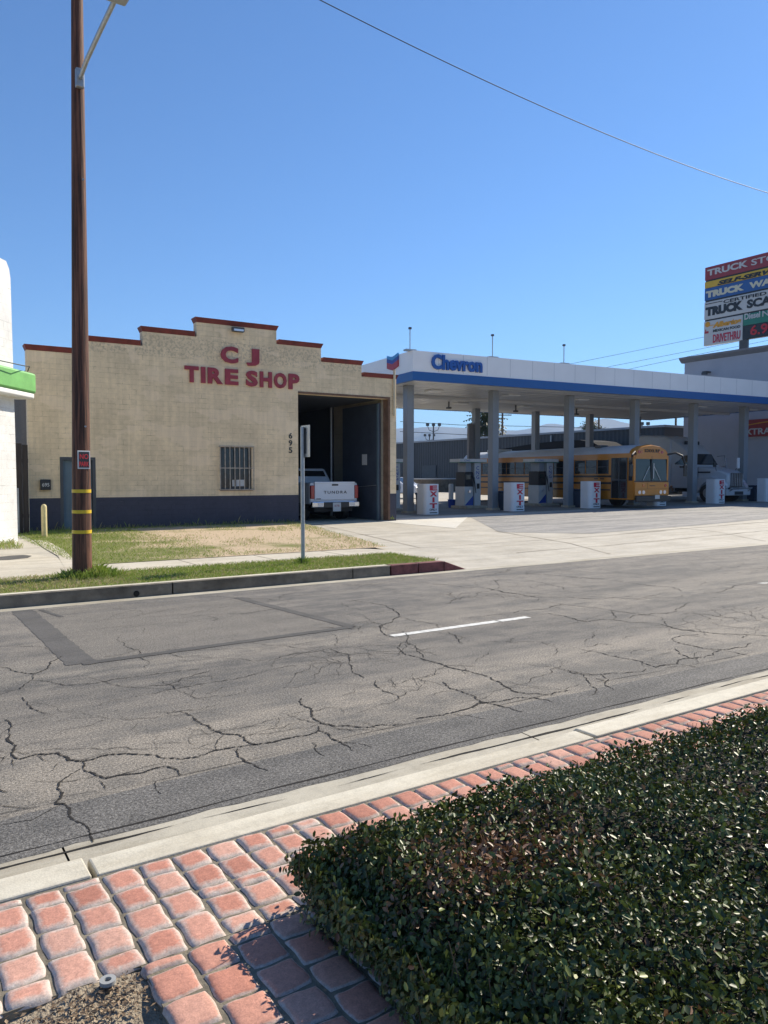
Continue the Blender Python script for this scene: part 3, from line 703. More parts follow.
# sprigs standing proud of the clipped top
for _ in range(1500):
    x = HX0+.02+(rnd.random()**1.7)*7.5; y = HY1-.02-rnd.random()*2.3; z0 = htop(x, y); hh = rnd.uniform(.01, .05)
    for k in range(6):
        put(x+rnd.gauss(0, .011), y+rnd.gauss(0, .011), z0+hh*k/5, (rnd.gauss(0, .8), rnd.gauss(0, .8), rnd.uniform(.1, 1)), rnd.uniform(.009, .015))
V, Fc, hu = leafcloud(np.array(P), np.array(Nn), np.array(Sz), np.array(Hu))
fast_mesh('foliage', V, Fc, hu, M['leaf'], hedge)
# woody core: dense dark twigs that close the hedge below the leaf skin
mb = MB(); vs = []; nxh, nyh = 70, 26
for j in range(nyh+1):
    for i in range(nxh+1):
        x = HX0+.06+i*8.6/nxh; y = HY1-.06-j*2.6/nyh
        vs.append((x-4, y-1, htop(x, y)-.09-.15+rnd.uniform(-.02, .01)))
k = len(vs)
mb.v = vs; mb.f = [(j*(nxh+1)+i, j*(nxh+1)+i+1, (j+1)*(nxh+1)+i+1, (j+1)*(nxh+1)+i) for j in range(nyh) for i in range(nxh)]
rim = [i for i in range(nxh+1)]+[j*(nxh+1)+nxh for j in range(1, nyh+1)]+[nyh*(nxh+1)+i for i in range(nxh-1, -1, -1)]+[j*(nxh+1) for j in range(nyh-1, 0, -1)]
base = len(mb.v); mb.v += [(mb.v[i][0], mb.v[i][1], -.02) for i in rim]
mb.f += [(rim[i], rim[(i+1) % len(rim)], base+(i+1) % len(rim), base+i) for i in range(len(rim))]
mb.build('twig_core', mat('twigs', (.020, .017, .011), .95, .5, 40, bump=1, bscale=80, bdist=.02), hedge)
mb = MB()
for _ in range(260):
    if rnd.random() < .6: x, y = HX0+rnd.uniform(-.02, .12), HY1-rnd.random()*2
    else: x, y = HX0+rnd.random()*3, HY1-rnd.uniform(-.02, .1)
    p = Vector((x-4+rnd.uniform(0, .1), y-1-rnd.uniform(0, .1), 0)); q = p+Vector((rnd.uniform(-.08, .03), rnd.uniform(-.03, .08), rnd.uniform(.12, .3)))
    mb.tube([p, (p+q)/2+Vector((rnd.gauss(0, .015), rnd.gauss(0, .015), 0)), q], [.003, .0025, .001], 5)
for _ in range(700):
    x = HX0+.03+(rnd.random()**1.6)*6; y = HY1-.03-rnd.random()*2.1; z0 = htop(x, y)-.15; dx, dy = rnd.gauss(0, .02), rnd.gauss(0, .02)
    mb.tube([(x-4-dx, y-1-dy, z0-.07), (x-4, y-1, z0+rnd.uniform(-.01, .022))], [.0022, .0014], 4)
mb.build('stems', M['bark'], hedge)

# ------------------------------------------------------------------ far verge and lawn
def in_lawn(x, y):
    xr = 9.3+(y-14)*.28
    return 13.86 < y < 23.2 and x < xr
struct(MB().add([(-60, 11.03, .179), (KR1-.06, 11.03, .179), (KR1+.02, 11.2, .179), (KR1-.02, 12.4, .179), (KR1-.5, 12.59, .179), (2.2, 12.56, .179), (-60, 12.6, .179)], [tuple(range(7))]).build('verge_soil', M['verge_g']))
def lawn_edge():
    pts = []
    for i in range(30):
        y = 13.86+(23.3-13.86)*i/29; pts.append((9.3+(y-14)*.28+rnd.uniform(-.12, .1), y))
    return pts
path = [gp(34, 541, .17), gp(46, 541, .17), gp(68, 552, .17), gp(76, 566, .17), gp(60, 566, .17)]
LE = lawn_edge()
struct(MB().add([(3.0, 13.84, .179)]+[(7.4, 13.86, .179)]+[(x, y, .179) for x, y in LE]+[(3.2, 23.3, .179)], [tuple(range(len(LE)+3))]).build('lawn_soil', M['lawn_g']))
verts = []; hs = []
bl = MB(); hb = []
def blade(x, y, z, h, hu_, sp=.5):
    a = rnd.uniform(0, 6.28); w2 = rnd.uniform(.003, .007); c, s_ = math.cos(a)*w2, math.sin(a)*w2; lx, ly = rnd.gauss(0, h*sp), rnd.gauss(0, h*sp); k = len(bl.v)
    bl.v += [(x-c, y-s_, z), (x+c, y+s_, z), (x+lx*.45, y+ly*.45, z+h*.65), (x+lx, y+ly, z+h)]
    bl.f += [(k, k+1, k+2), (k, k+2, k+3)]; hb.extend([hu_]*4)
def pn(x, y): return .5+.25*math.sin(x*1.3+y*.8+1)+.2*math.sin(x*2.9-y*2.1)+.15*math.sin(x*6.1+y*5.3)
for _ in range(30000):   # verge
    x = rnd.uniform(-1.5, KR1); y = rnd.uniform(11.05, 12.62)
    lim = .75 if x > 3.0 else .35
    hu_ = rnd.uniform(.1, .5) if rnd.random() < lim*(1.15-pn(x, y)*.4) else rnd.uniform(.6, 1)
    blade(x, y, .18, rnd.uniform(.02, .055), hu_)
n_v = len(bl.v)
for _ in range(42000):   # lawn behind the sidewalk
    x = rnd.uniform(1.5, 12); y = rnd.uniform(13.86, 23.2)
    if not in_lawn(x, y) or x < 2.9+.0*y: continue
    edge_ = min((9.3+(y-14)*.28)-x, (y-13.86)*1.2, (23.3-y)); leftg = max(0, 1-(x-2.9)/4.2)
    p = pn(x, y)*.8
    if edge_ > .7 and leftg < .25 and p > .22 and rnd.random() < .93: continue
    hu_ = rnd.uniform(.1, .55) if rnd.random() < .3+.7*leftg+.1*(edge_ < .5)+.3*(y > 19.5) else rnd.uniform(.62, 1)
    if hu_ > .6 and rnd.random() < .55: continue
    blade(x, y, .185, rnd.uniform(.02, .06), hu_)
for _ in range(3000):    # weeds by the white building
    x = rnd.uniform(.2, 2.6); y = rnd.uniform(17.8, 20.3); 
    blade(x, y, .17, rnd.uniform(.03, .14), rnd.uniform(.1, .8), .4)
for _ in range(900):    # tufts along the tire shop wall
    u = rnd.uniform(0, 12.3); x = 3.34+u; y = 23.34-.0307*u-.03-abs(rnd.gauss(0, .05)); 
    if u > 8.3 and u < 12.1: continue
    blade(x, y, .17, rnd.uniform(.04, .16)*(2 if rnd.random() < .05 else 1), rnd.uniform(.2, .9), .3)
PX, PY = 2.56, 12.12
for _ in range(3200):    # tall weeds round the utility pole
    r = abs(rnd.gauss(.22, .16)); a = rnd.uniform(0, 6.28); x = PX+r*math.cos(a)+.12; y = PY+r*math.sin(a)*.8
    if math.hypot(x-PX, y-PY) < .15: continue
    blade(x, y, .18, rnd.uniform(.06, .24)*max(.3, 1-r), rnd.uniform(.05, .6), .35)
for _ in range(260):
    r = abs(rnd.gauss(.05, .04)); a = rnd.uniform(0, 6.28); blade(gp(303, 564, .17)[0]+r*math.cos(a), gp(303, 564, .17)[1]+r*math.sin(a), .18, rnd.uniform(.05, .14), rnd.uniform(0, .4), .3)
o = bl.build('grass', M['blade'], attrs={'hue': hb}); tag(o, 'patchy green and dry grass on the verge and lawn before the tire shop', 'grass', kind='stuff')
# concrete walk and drive scraps at left
struct(MB().add([(*gp(a, b_, .18), .1815) for a, b_ in ((-60, 560), (0, 557), (30, 554), (58, 558), (70, 570), (62, 578), (0, 581), (-60, 588))], [tuple(range(8))]).build('side_drive', M['walk_conc']))
struct(MB().add([(*gp(a, b_, .18), .184) for a, b_ in ((34, 540), (47, 541), (64, 550), (76, 562), (76, 571), (66, 571), (58, 556), (44, 548))], [tuple(range(8))]).build('footpath', M['walk_conc']))
mb = MB(); pts = [(*gp(a, b_, .19), .187) for a, b_ in ((-5, 557), (10, 555.5), (24, 554.6), (32, 555.6), (28, 557.5), (10, 559.5), (-5, 560))]
struct(mb.add(pts, [tuple(range(7))]).build('drive_patch', M['tar']))

# ------------------------------------------------------------------ utility pole
pole = thing('utility_pole', 'tall dark brown wooden utility pole with three yellow bands on the far verge', 'utility pole', (PX, PY, .15)); pole.rotation_euler = (.005, .0075, 0)
mb = MB(); zs = [0, .5, 1.5, 3, 5, 7, 9, 11.2]; mb.tube([(0, 0, z) for z in zs], [.142-.0070*z for z in zs], 28)
mb.build('shaft', M['pole_wood'], pole, smooth='auto')
for y in (491, 511.5, 531.5):
    z = vp(81, y, (PX, PY), R(0))[1]-.15
    r = .142-.0070*z+.004; m_ = MB(); m_.tube([(0, 0, z-.025), (0, 0, z+.025)], r, 28); m_.build('reflective_band', M['yellow'], pole, smooth='auto')
# little red-on-black notice, tacked flat to the shaft
z0 = vp(84, 469, (PX, PY), 0)[1]-.15; z1 = vp(84, 451, (PX, PY), 0)[1]-.15
nd = Vector((.30, -.954, 0)); ux = Vector((.954, .30, 0)); ctr = nd*.137-ux*.02
sb = thing('notice_board', 'small black notice with red lettering tacked to the wooden utility pole', 'sign', (PX, PY, .15+z0), math.atan2(ux.y, ux.x))
cl = (ctr.dot(ux), -ctr.dot(nd)); W_ = .20; hh = z1-z0
MB().box(cl[0]-W_/2, cl[0]+W_/2, cl[1]-.008, cl[1], 0, hh).build('board', M['pale_plate'], sb, bevel=.003)
MB().box(cl[0]-W_/2+.018, cl[0]+W_/2-.018, cl[1]-.011, cl[1]-.008, .018, hh-.018).build('black_field', M['black_paint'], sb)
lr = mat('notice_red', (.55, .02, .03), .5, 0)
text('lettering', 'NO', lr, sb, (cl[0]-.07, cl[1]-.0112, hh*.54), (1, 0, 0), (0, 0, 1), .14, hh*.28, .002, .02)
text('lettering', 'PARK', lr, sb, (cl[0]-.078, cl[1]-.0112, hh*.14), (1, 0, 0), (0, 0, 1), .156, hh*.26, .002, .02)
# street light arm towards the road
zb = vp(80, 66, (PX, PY), R(90))[1]-.15; u1, zt = vp(108, 0, (PX, PY), R(90)); zt -= .15
arm = MB(); d = (zt-zb)/(abs(u1)); L0 = .12
arm.tube([(0, -.10, zb-.05), (0, -.10-.5, zb+.5*d), (0, -1.3, zb+1.15*d), (0, -2.2, zb+1.8*d*.92)], .033, 10).build('lamp_arm', M['steel'], pole, smooth='auto')
MB().box(-.06, .06, -.17, -.085, zb-.17, zb+.10).build('bracket', M['steel'], pole, bevel=.015)
lh = MB().prism([(-2.1, zb+1.8*d*.92-.05), (-2.2, zb+1.8*d*.92+.08), (-2.7, zb+1.8*d*.92+.10), (-2.95, zb+1.8*d*.92-.02), (-2.85, zb+1.8*d*.92-.08)], -.13, .13, 'x').build('lamp_head', M['steel'], pole, bevel=.02)
for (xx, z, a) in ((.14, 2.3, .2), (.13, 5.9, 1), (.12, 7.3, .2)):
    MB().tube([(0.03, -xx, z), (0.03, -xx-.03, z)], .014, 8).build('bolt', M['steel'], pole)
MB().box(-1.2, 1.2, -.19, -.09, 10.6, 10.73).build('crossarm', M['pole_wood'], pole, bevel=.01)
for xx in (-1.05, -.4, .4, 1.05): MB().tube([(xx, -.14, 10.73), (xx, -.14, 10.80), (xx, -.14, 10.86)], [.02, .045, .03], 10).build('insulator', M['sign_white'], pole)
# overhead cable along the verge
pA_ = [vp(px, py, (0, PY), 0) for px, py in ((320, 0), (490, 83), (768, 193))]
def quad_fit(p):
    A = np.array([[a*a, a, 1] for a, _ in p]); return np.linalg.solve(A, np.array([b_ for _, b_ in p]))
q = quad_fit(pA_)
def cable(name, pts, r, label, group=None):
    o = MB().tube(pts, r, 6).build(name, M['wire'], None, smooth=True); return tag(o, label, 'cable', group)
X1 = 46.0; zA = 10.9; zs_ = []
for i in range(50):
    x = PX+(X1-PX)*i/49; zs_.append((x, PY, q[0]*x*x+q[1]*x+q[2]))
print('cable', q, zs_[0], zs_[-1])
cable('overhead_cable', zs_, .0085, 'long black overhead cable crossing the open sky high above the street')

# ------------------------------------------------------------------ sign post on verge
SPX, SPY = gp(303, 564, .17)
sp_ = thing('parking_sign', 'grey steel post with the bare back of a small road sign on the verge', 'road sign', (SPX, SPY, .15))
zt = vp(305, 425, (SPX, SPY), R(90))[1]-.15; zb_ = vp(305, 457, (SPX, SPY), R(90))[1]-.15
MB().tube([(0, 0, -.1), (0, 0, zt-.03)], .036, 14).build('post', M['steel'], sp_, smooth='auto')
MB().box(.038, .044, -.20, .13, zb_, zt).build('sign_plate', mat('aluminium_plate', (.45, .46, .46), .4, .05, 5, metal=.5), sp_, bevel=.001)
MB().box(.033, .038, -.08, .01, zb_+.06, zt-.05).build('backing_strip', M['dark_grey'], sp_)

# ------------------------------------------------------------------ tire shop
SA = R(-1.76); SO = (3.34, 23.34); SZ = .10
shop = thing('tire_shop', 'single-storey tan painted brick tire shop with stepped parapet, navy base and open garage bay', 'building', (SO[0], SO[1], SZ), SA)
def Sz_(z): return z-SZ
wl, wr = .22, 12.42; th = .3
d0, d1, dz = 1.03, 2.0, 2.27-SZ; w0, w1, wz0, wz1 = 5.80, 6.84, 1.31-SZ, 2.66-SZ; g0, g1, gz = 8.51, 12.16, 4.50-SZ
b0 = 5.29-SZ
mb = MB()
def wb(a, b_, z0, z1): mb.box(a, b_, 0, th, z0, z1)
wb(wl, d0, -.1, gz); wb(d0, d1, dz, gz); wb(d1, w0, -.1, gz); wb(w0, w1, -.1, wz0); wb(w0, w1, wz1, gz); wb(w1, g0, -.1, gz); wb(g1, wr, -.1, gz)
cap = .15
steps = [(wl, 1.58, 5.38), (1.58, 3.40, 5.77), (3.40, 5.06, 6.20), (5.06, 7.74, 6.65), (7.74, 9.38, 6.22), (9.38, 10.97, 5.77), (10.97, wr, 5.38)]
for a, b_, zt in steps: wb(a, b_, gz, zt-SZ-cap)
mb.build('front_wall', M['tan_brick'], shop)
mb = MB()
for i, (a, b_, zt) in enumerate(steps):
    lo = .06 if (i == 0 or steps[i-1][2] < zt) else -.0
    hi = .06 if (i == 6 or (i < 6 and steps[i+1][2] < zt)) else -.0
    z0, z1 = zt-SZ-cap, zt-SZ
    a0 = a-lo; b0_ = b_+hi
    if lo == 0: a0 = a+.063
    if hi == 0: b0_ = b_-.063
    # overhanging moulded coping
    mb.add([(a, -.01, z0+.001), (b_ if hi else b0_, -.01, z0+.001), (b_ if hi else b0_, th+.02, z0+.001), (a if lo else a0, th+.02, z0+.001)], [(0, 1, 2, 3)])
    L, Rr = a0, b0_; l, r_ = (a if lo else a0), (b_ if hi else b0_)
    mb.v[-4] = (l, -.01, z0+.001)
    mb.add([(l, -.012, z0), (r_, -.012, z0), (r_, th+.03, z0), (l, th+.03, z0), (L, -.07, z1), (Rr, -.07, z1), (Rr, th+.06, z1), (L, th+.06, z1)],
           [(0, 3, 2, 1), (4, 5, 6, 7), (0, 1, 5, 4), (1, 2, 6, 5), (2, 3, 7, 6), (3, 0, 4, 7)])
mb.build('coping', M['red_trim'], shop)
# painted base, a few mm proud
mb = MB(); bz = 1.10-SZ
for a, b_ in ((wl-.004, d0), (d1, g0), (g1, wr+.004)):
    box('painted_base', M['navy_brick'], shop, a, b_, -.005, .0, -.1, bz)

# sides, back, roof
mb = MB(); mb.box(wl, wl+.25, th, 15, -.1, 4.7-SZ); mb.build('side_wall', brick_wall('dark_side_brick', (.15, .12, .09), (.05, .04, .03)), shop)  # this side wall in much darker brick than the front
mb = MB(); mb.box(wr-.25, wr, th, 15, -.1, 4.9-SZ); mb.build('side_wall', M['tan_brick'], shop)
box('back_wall', M['tan_brick'], shop, wl+.25, wr-.25, 14.75, 15, -.1, 4.7-SZ)
box('roof', M['cornice'], shop, wl+.25, wr-.25, th, 14.75, 4.62-SZ, 4.69-SZ)
box('floor', M['gutter_conc'], shop, wl+.25, wr-.25, 0.0, 14.7, -.1, .022)
# garage bay interior
box('bay_lintel', M['rust_jamb'], shop, g0, g1, -.012, .0, gz-.0, gz+.07)
box('door_jamb', M['rust_jamb'], shop, g1-.08, g1-.002, -.008, .34, -.05, gz-.004)
box('bay_wall', M['inner_brick'], shop, 12.0, 12.165, .34, 4.0, .0, gz+.2)
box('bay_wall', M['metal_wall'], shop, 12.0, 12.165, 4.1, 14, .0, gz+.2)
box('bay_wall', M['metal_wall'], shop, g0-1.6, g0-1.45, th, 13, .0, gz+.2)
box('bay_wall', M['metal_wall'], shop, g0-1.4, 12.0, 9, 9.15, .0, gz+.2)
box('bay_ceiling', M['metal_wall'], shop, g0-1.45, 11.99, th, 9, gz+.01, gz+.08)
MB().tube([(11.9, 4.05, 0), (11.9, 4.05, gz)], .05, 10).build('pipe', M['steel'], shop)
dp = box('garage_door', M['navy_steel'], shop, 11.90, 11.98, .36, 3.1, .03, gz-.12, bevel=.01)
box('door_notice', M['pale_plate'], dp, 11.885, 11.898, 1.2, 1.55, 2.05, 2.45)
box('door_edge', M['door_blue'], dp, 11.875, 11.899, .37, .47, .03, gz-.14)
MB().tube([(11.87, .5, 1.30), (11.86, 2.0, 1.22)], .012, 6).build('door_bar', M['steel'], dp)
# entrance door
dr = box('door', M['door_blue'], shop, d0+.09, d1-.09, .10, .15, .06, dz-.09, bevel=.004)
mb = MB(); mb.box(d0, d0+.085, -.01, .16, 0, dz); mb.box(d1-.085, d1, -.01, .16, 0, dz); mb.box(d0+.085, d1-.085, -.01, .16, dz-.085, dz)
mb.build('door_frame', M['dark_grey'], shop)
box('threshold', M['kerb_conc'], shop, d0-.03, d1+.03, -.18, .09, -.05, .055)
MB().box(d1-.17, d1-.13, .06, .10, .95, 1.1).build('handle', M['steel'], dr)
text('lettering', '695', M['pale_plate'], dr, (d1-.13-.35, .099, 1.55), (1, 0, 0), (0, 0, 1), .22, .10, .003)
box('room_back', M['metal_wall'], shop, .5, 6.9, 3.0, 3.1, 0, 4.4)
# window with bars
wn = box('window', M['glass'], shop, w0, w1, .14, .16, wz0, wz1)
mb = MB(); mb.box(w0, w0+.05, .06, .14, wz0, wz1); mb.box(w1-.05, w1, .06, .14, wz0, wz1); mb.box(w0+.05, w1-.05, .06, .14, wz0, wz0+.05); mb.box(w0+.05, w1-.05, .06, .14, wz1-.05, wz1)
mb.box((w0+w1)/2-.02, (w0+w1)/2+.02, .08, .138, wz0+.05, wz1-.05); mb.build('frame', M['dark_grey'], wn)
mb = MB(); fx0, fx1, fz0, fz1 = w0-.06, w1+.05, wz0-.02, wz1+.02
for i in range(8):
    x = fx0+.01+(fx1-fx0-.02)*i/7; mb.box(x-.012, x+.012, -.10, -.076, fz0, fz1)
for z in (fz0, (fz0+fz1)/2, fz1): mb.box(fx0-.01, fx1+.01, -.103, -.073, z-.014, z+.014)
for x in (fx0, fx1):
    for z in (fz0+.02, fz1-.02): mb.box(x-.01, x+.01, -.08, .0, z-.01, z+.01)
mb.build('security_bars', mat('rusty_white_bars', (.38, .33, .27), .6, .35, 12), wn)
box('sill', M['rust_jamb'], wn, w0-.03, w1+.03, -.03, .06, wz0-.05, wz0-.002)
box('window_card', M['pale_plate'], wn, w0+.42, w0+.82, .115, .122, wz0+.09, wz0+.30)
# wall letters
def fit_letters(s, u0, u1, z0, z1, gap=.075):
    base_w = {'I': .30, 'C': 1.05, 'J': .85, 'T': .95, 'R': 1.05, 'E': .95, 'S': 1, 'H': 1.05, 'O': 1.12, 'P': .98}
    tot = sum(base_w[c] for c in s); k = (u1-u0-gap*(len(s)-1))/tot; u = u0
    for c in s:
        W_ = base_w[c]*k; text('letter', c, M['letter_red'], shop, (u, -.003, z0-SZ), (1, 0, 0), (0, 0, 1), W_, z1-z0, .05, .045); u += W_+gap
fit_letters('C', 5.82, 6.40, 5.31, 5.84); fit_letters('J', 6.68, 7.12, 5.28, 5.83); fit_letters('TIRE', 4.66, 6.40, 4.63, 5.13); fit_letters('SHOP', 6.66, 8.55, 4.62, 5.13)
for i, c in enumerate('695'): text('house_number', c, M['black_paint'], shop, (8.16, -.002, 2.98-i*.24-SZ), (1, 0, 0), (0, 0, 1), .13, .19, .012, .02)
bx1 = box('mailbox', M['black_paint'], shop, .50, .77, -.11, -.006, 1.33-SZ, 1.63-SZ, bevel=.01)
text('lettering', '695', M['pale_plate'], bx1, (.54, -.112, 1.43-SZ), (1, 0, 0), (0, 0, 1), .19, .10, .003, .01)
fl = MB().box(6.16, 6.56, -.22, -.07, 6.30-SZ, 6.45-SZ).build('floodlight', M['dark_grey'], shop, bevel=.02)
MB().box(6.34, 6.40, -.08, -.001, 6.33-SZ, 6.42-SZ).build('bracket', M['dark_grey'], fl)
MB().box(6.2, 6.52, -.226, -.221, 6.32-SZ, 6.38-SZ).build('lens', M['lens'], fl)
MB().tube([(12.30, -.06, 3.9-SZ), (12.30, -.06, 5.55-SZ)], .045, 10).build('downspout', mat('cream_pipe', (.58, .5, .34), .6, .1, 6), shop, smooth='auto')

# yellow bollard
bx2, by2 = gp(44.5, 537.5, .17); bo = thing('bollard', 'short cream painted bollard standing left of the blue-grey shop door', 'bollard', (bx2, by2, .14))
mb = MB(); mb.tube([(0, 0, 0), (0, 0, .80), (0, 0, .85), (0, 0, .875)], [.068, .068, .055, .02], 18); mb.build('post', M['bollard'], bo, smooth='auto')
MB().tube([(0, 0, -.01), (0, 0, .02)], .10, 18).build('footing', M['kerb_conc'], bo)

# dark gate in the gap
gy = 22.6; gx0 = vp(17, 500, (0, gy), 0)[0]; gx1 = 3.5
t_ = thing('wooden_gate', 'dark weathered plank gate in the gap between white building and tire shop', 'gate', (gx0-.6, gy, .1))
zg = vp(24, 444, (0, gy), 0)[1]
mb = MB(); x = 0
while x < gx1-gx0+.6-.15: mb.box(x, x+.14, 0, .025, .05, zg-.1+rnd.uniform(-.02, .02)); x += .15
mb.build('planks', M['fence_wood'], t_); box('rail', M['fence_wood'], t_, 0, x, .027, .07, .5, .6); box('rail', M['fence_wood'], t_, 0, x, .027, .07, zg-.6, zg-.5)
MB().box(x-.30, x-.26, -.06, -.002, .1, 1.3).build('strap', M['steel'], t_)

# ------------------------------------------------------------------ white building at the left edge
wx, wy = gp(18, 541, .17)
wb_t = thing('white_building', 'tall white painted block building with a green awning at the left edge', 'building', (wx, wy, .1), R(36.9+0))
# local x runs along the lit chamfer wall (towards +x = its right corner), wall normal = local -y
wb_ang = math.atan2(.8*1, .6)  # direction of wall
wb_t.rotation_euler = (0, 0, R(53.1))
ztop = vp(8, 262, (wx, wy), R(53.1))[1]-.1
mb = MB(); zz = []
prof = [(0, -.1), (-.02, 2.5), (-.05, 4.5), (-.08, ztop-.35), (-.13, ztop-.15), (-.25, ztop), (-6, ztop), (-6, -.1)]
mb.prism(prof, 0, .35, 'y'); mb.build('wall', M['white_block'], wb_t)
box('wing_wall', M['white_block'], wb_t, -6.4, -.12, .36, 4.0, -.1, ztop-.25)
# rounded awning
za = vp(18, 393, (wx, wy), R(53.1))[1]-.1; zc = vp(18, 373, (wx, wy), R(53.1))[1]-.1
def rrect(x0, x1, y0, y1, r, n=8):
    o = []
    for cx, cy, a0 in ((x1-r, y1-r, 0), (x0+r, y1-r, 90), (x0+r, y0+r, 180), (x1-r, y0+r, 270)):
        for k in range(n+1): a = R(a0+90*k/n); o.append((cx+r*math.cos(a), cy+r*math.sin(a)))
    return o
ur = .46
aw = MB().prism(rrect(-3.5, ur, -.36, .30, .22), za, zc, 'z').build('awning', M['awning'], wb_t, bevel=.05, smooth='auto')
MB().prism(rrect(-3.45, ur-.04, -.33, .27, .2), za-.13, za-.003, 'z').build('soffit', M['soffit'], wb_t, bevel=.03, smooth='auto')
MB().tube([(-3, -.4, zc+.02), (-.6, -.55, zc+.06), (-.05, -.4, zc+.12), (.05, -.3, zc+.02)], .012, 6).build('conduit', M['black'], wb_t)

# ------------------------------------------------------------------ pickup truck
tr = thing('pickup_truck', 'white pickup truck parked inside the open garage bay, tailgate facing out', 'pickup truck', (12.86, 24.1, .10), R(-1))
TW = 1.96
box('bed', M['truck_white'], tr, 0, TW, .06, 1.75, .62, 1.40, bevel=.06)
box('cab', M['truck_white'], tr, .05, TW-.05, 1.80, 4.0, .55, 1.35, bevel=.08)
mb = MB(); z0, z1 = 1.35, 1.93
mb.add([(.08, 1.85, z0), (TW-.08, 1.85, z0), (TW-.08, 4.3, z0), (.08, 4.3, z0), (.26, 2.15, z1), (TW-.26, 2.15, z1), (TW-.28, 3.6, z1), (.28, 3.6, z1)],
       [(0, 3, 2, 1), (4, 5, 6, 7), (0, 1, 5, 4), (1, 2, 6, 5), (2, 3, 7, 6), (3, 0, 4, 7)])
mb.build('cab_roof', M['truck_white'], tr, bevel=.07)
MB().add([(.22, 1.875, z0+.03), (TW-.22, 1.875, z0+.03), (TW-.34, 2.095, z1-.09), (.34, 2.095, z1-.09)], [(0, 1, 2, 3)]).build('rear_window', M['glass'], tr)
MB().add([(.085, 2.1, z0+.02), (.085, 3.6, z0+.02), (.225, 3.3, z1-.10), (.225, 2.3, z1-.10)], [(0, 1, 2, 3)]).build('side_window', M['glass'], tr)
box('hood', M['truck_white'], tr, .06, TW-.06, 4.0, 5.5, .55, 1.25, bevel=.1)
tg = box('tailgate', M['truck_white'], tr, .16, TW-.16, .0, .058, .78, 1.41, bevel=.02)
MB().box(.15, TW-.15, -.012, .05, 1.365, 1.43).build('spoiler_lip', M['truck_white'], tg, bevel=.012)
box('handle', M['black_paint'], tg, TW/2-.13, TW/2+.13, -.016, -.001, 1.285, 1.345, bevel=.008)
text('lettering', 'TUNDRA', M['black_paint'], tg, (TW/2-.46, -.002, 1.0), (1, 0, 0), (0, 0, 1), .95, .10, .008, .01, spacing=1.3)
box('badge', M['black_paint'], tg, .22, .40, -.006, -.001, .80, .83)
for x in (0.0, TW-.155): box('tail_light', M['tail_red'], tr, x+.005, x+.15, -.01, .10, .82, 1.30, bevel=.02)
bm_ = box('bumper', M['chrome'], tr, 0, TW, -.12, .04, .50, .72, bevel=.04)
box('bumper_step', M['black_paint'], bm_, .46, TW-.46, -.135, -.121, .50, .70, bevel=.01)
box('bumper_lamp', M['lens'], bm_, .22, .43, -.128, -.12, .55, .68); box('bumper_lamp', M['lens'], bm_, TW-.43, TW-.22, -.128, -.12, .55, .68)
pl = box('licence_plate', M['sign_white'], tr, TW/2-.165, TW/2+.165, -.15, -.138, .36, .68, bevel=.004)
text('lettering', '67B', M['letter_red'], pl, (TW/2-.1, -.1515, .53), (1, 0, 0), (0, 0, 1), .2, .07, .002)
MB().box(.2, TW-.2, 0.1, 5.2, .35, .52).build('chassis', M['black'], tr)
def wheel(parent, x, y, r, wd, sgn=-1):
    wlr = MB().tube([(x-wd/2, y, r), (x+wd/2, y, r)], r, 26).build('wheel', M['black'], parent, bevel=.02, smooth='auto')
    MB().tube([(x+sgn*(wd/2-.01), y, r), (x+sgn*(wd/2+.006), y, r)], r*.56, 20).build('rim', M['steel'], wlr, bevel=.01)
    return wlr
for y in (1.0, 4.7):
    wheel(tr, .16, y, .40, .26); wheel(tr, TW-.16, y, .40, .26, 1)

# ------------------------------------------------------------------ fuel canopy
CA = R(-6.0); COX, COY = 19.12, 26.93
can = thing('fuel_canopy', 'long flat white fuel station canopy with blue stripe on grey columns', 'canopy', (COX, COY, 0), CA)
u0, u1, v0, v1 = -.80, 24.6, -1.78, 9.7; zc0, zc1, zc2 = 5.60, 5.96, 6.80
UC = [0, 4.45, 8.9, 13.2, 17.46, 21.5]; SP = 4.30
def cw(u, v): return (COX+u*math.cos(CA)-v*math.sin(CA), COY+u*math.sin(CA)+v*math.cos(CA))
def ring(name, m, z0, z1, o, thk=.12):
    b_ = MB(); a, b2, c, d = u0-o, u1+o, v0-o, v1+o
    b_.box(a, b2, c, c+thk, z0, z1); b_.box(a, b2, d-thk, d, z0, z1); b_.box(a, a+thk, c+thk, d-thk, z0, z1); b_.box(b2-thk, b2, c+thk, d-thk, z0, z1)
    return b_.build(name, m, can)
ring('fascia', M['canopy_white'], zc1, zc2, 0); ring('stripe', M['canopy_blue'], zc0, zc1-.002, .025, .14)
mb = MB()
for i in range(1, 21): x = u0+(u1-u0)*i/21; box('panel_joint', M['column_paint'], can, x-.004, x+.004, v0-.003, v0, zc1+.03, zc2-.02)
box('deck', M['cornice'], can, u0+.13, u1-.13, v0+.13, v1-.13, zc0+.08, zc0+.5)
mb = MB(); y = v0+.16
while y < v1-.2: mb.box(u0+.15, u1-.15, y, y+.29, zc0+.02+.012*(int(y*10) % 2), zc0+.076); y += .30
mb.build('ceiling', M['ceil'], can)
mb = MB()
for vv in (3.2,): mb.box(u0+.2, u1-.2, vv, vv+.16, zc0-.12, zc0+.019)
mb.build('beam', M['ceil'], can)
VR = 7.9
for k in range(6):
    for v_ in (0, VR):
        X_, Y_ = cw(UC[k], v_); zb2 = lot_z(X_, Y_)
        c_ = MB().box(UC[k]-.17, UC[k]+.17, v_-.19, v_+.19, zb2-.05, zc0+.018).build('column', M['column_paint'], can, bevel=.02)
        MB().box(UC[k]-.23, UC[k]+.23, v_-.25, v_+.25, zb2-.05, zb2+.10).build('column_base', M['gutter_conc'], c_, bevel=.01)
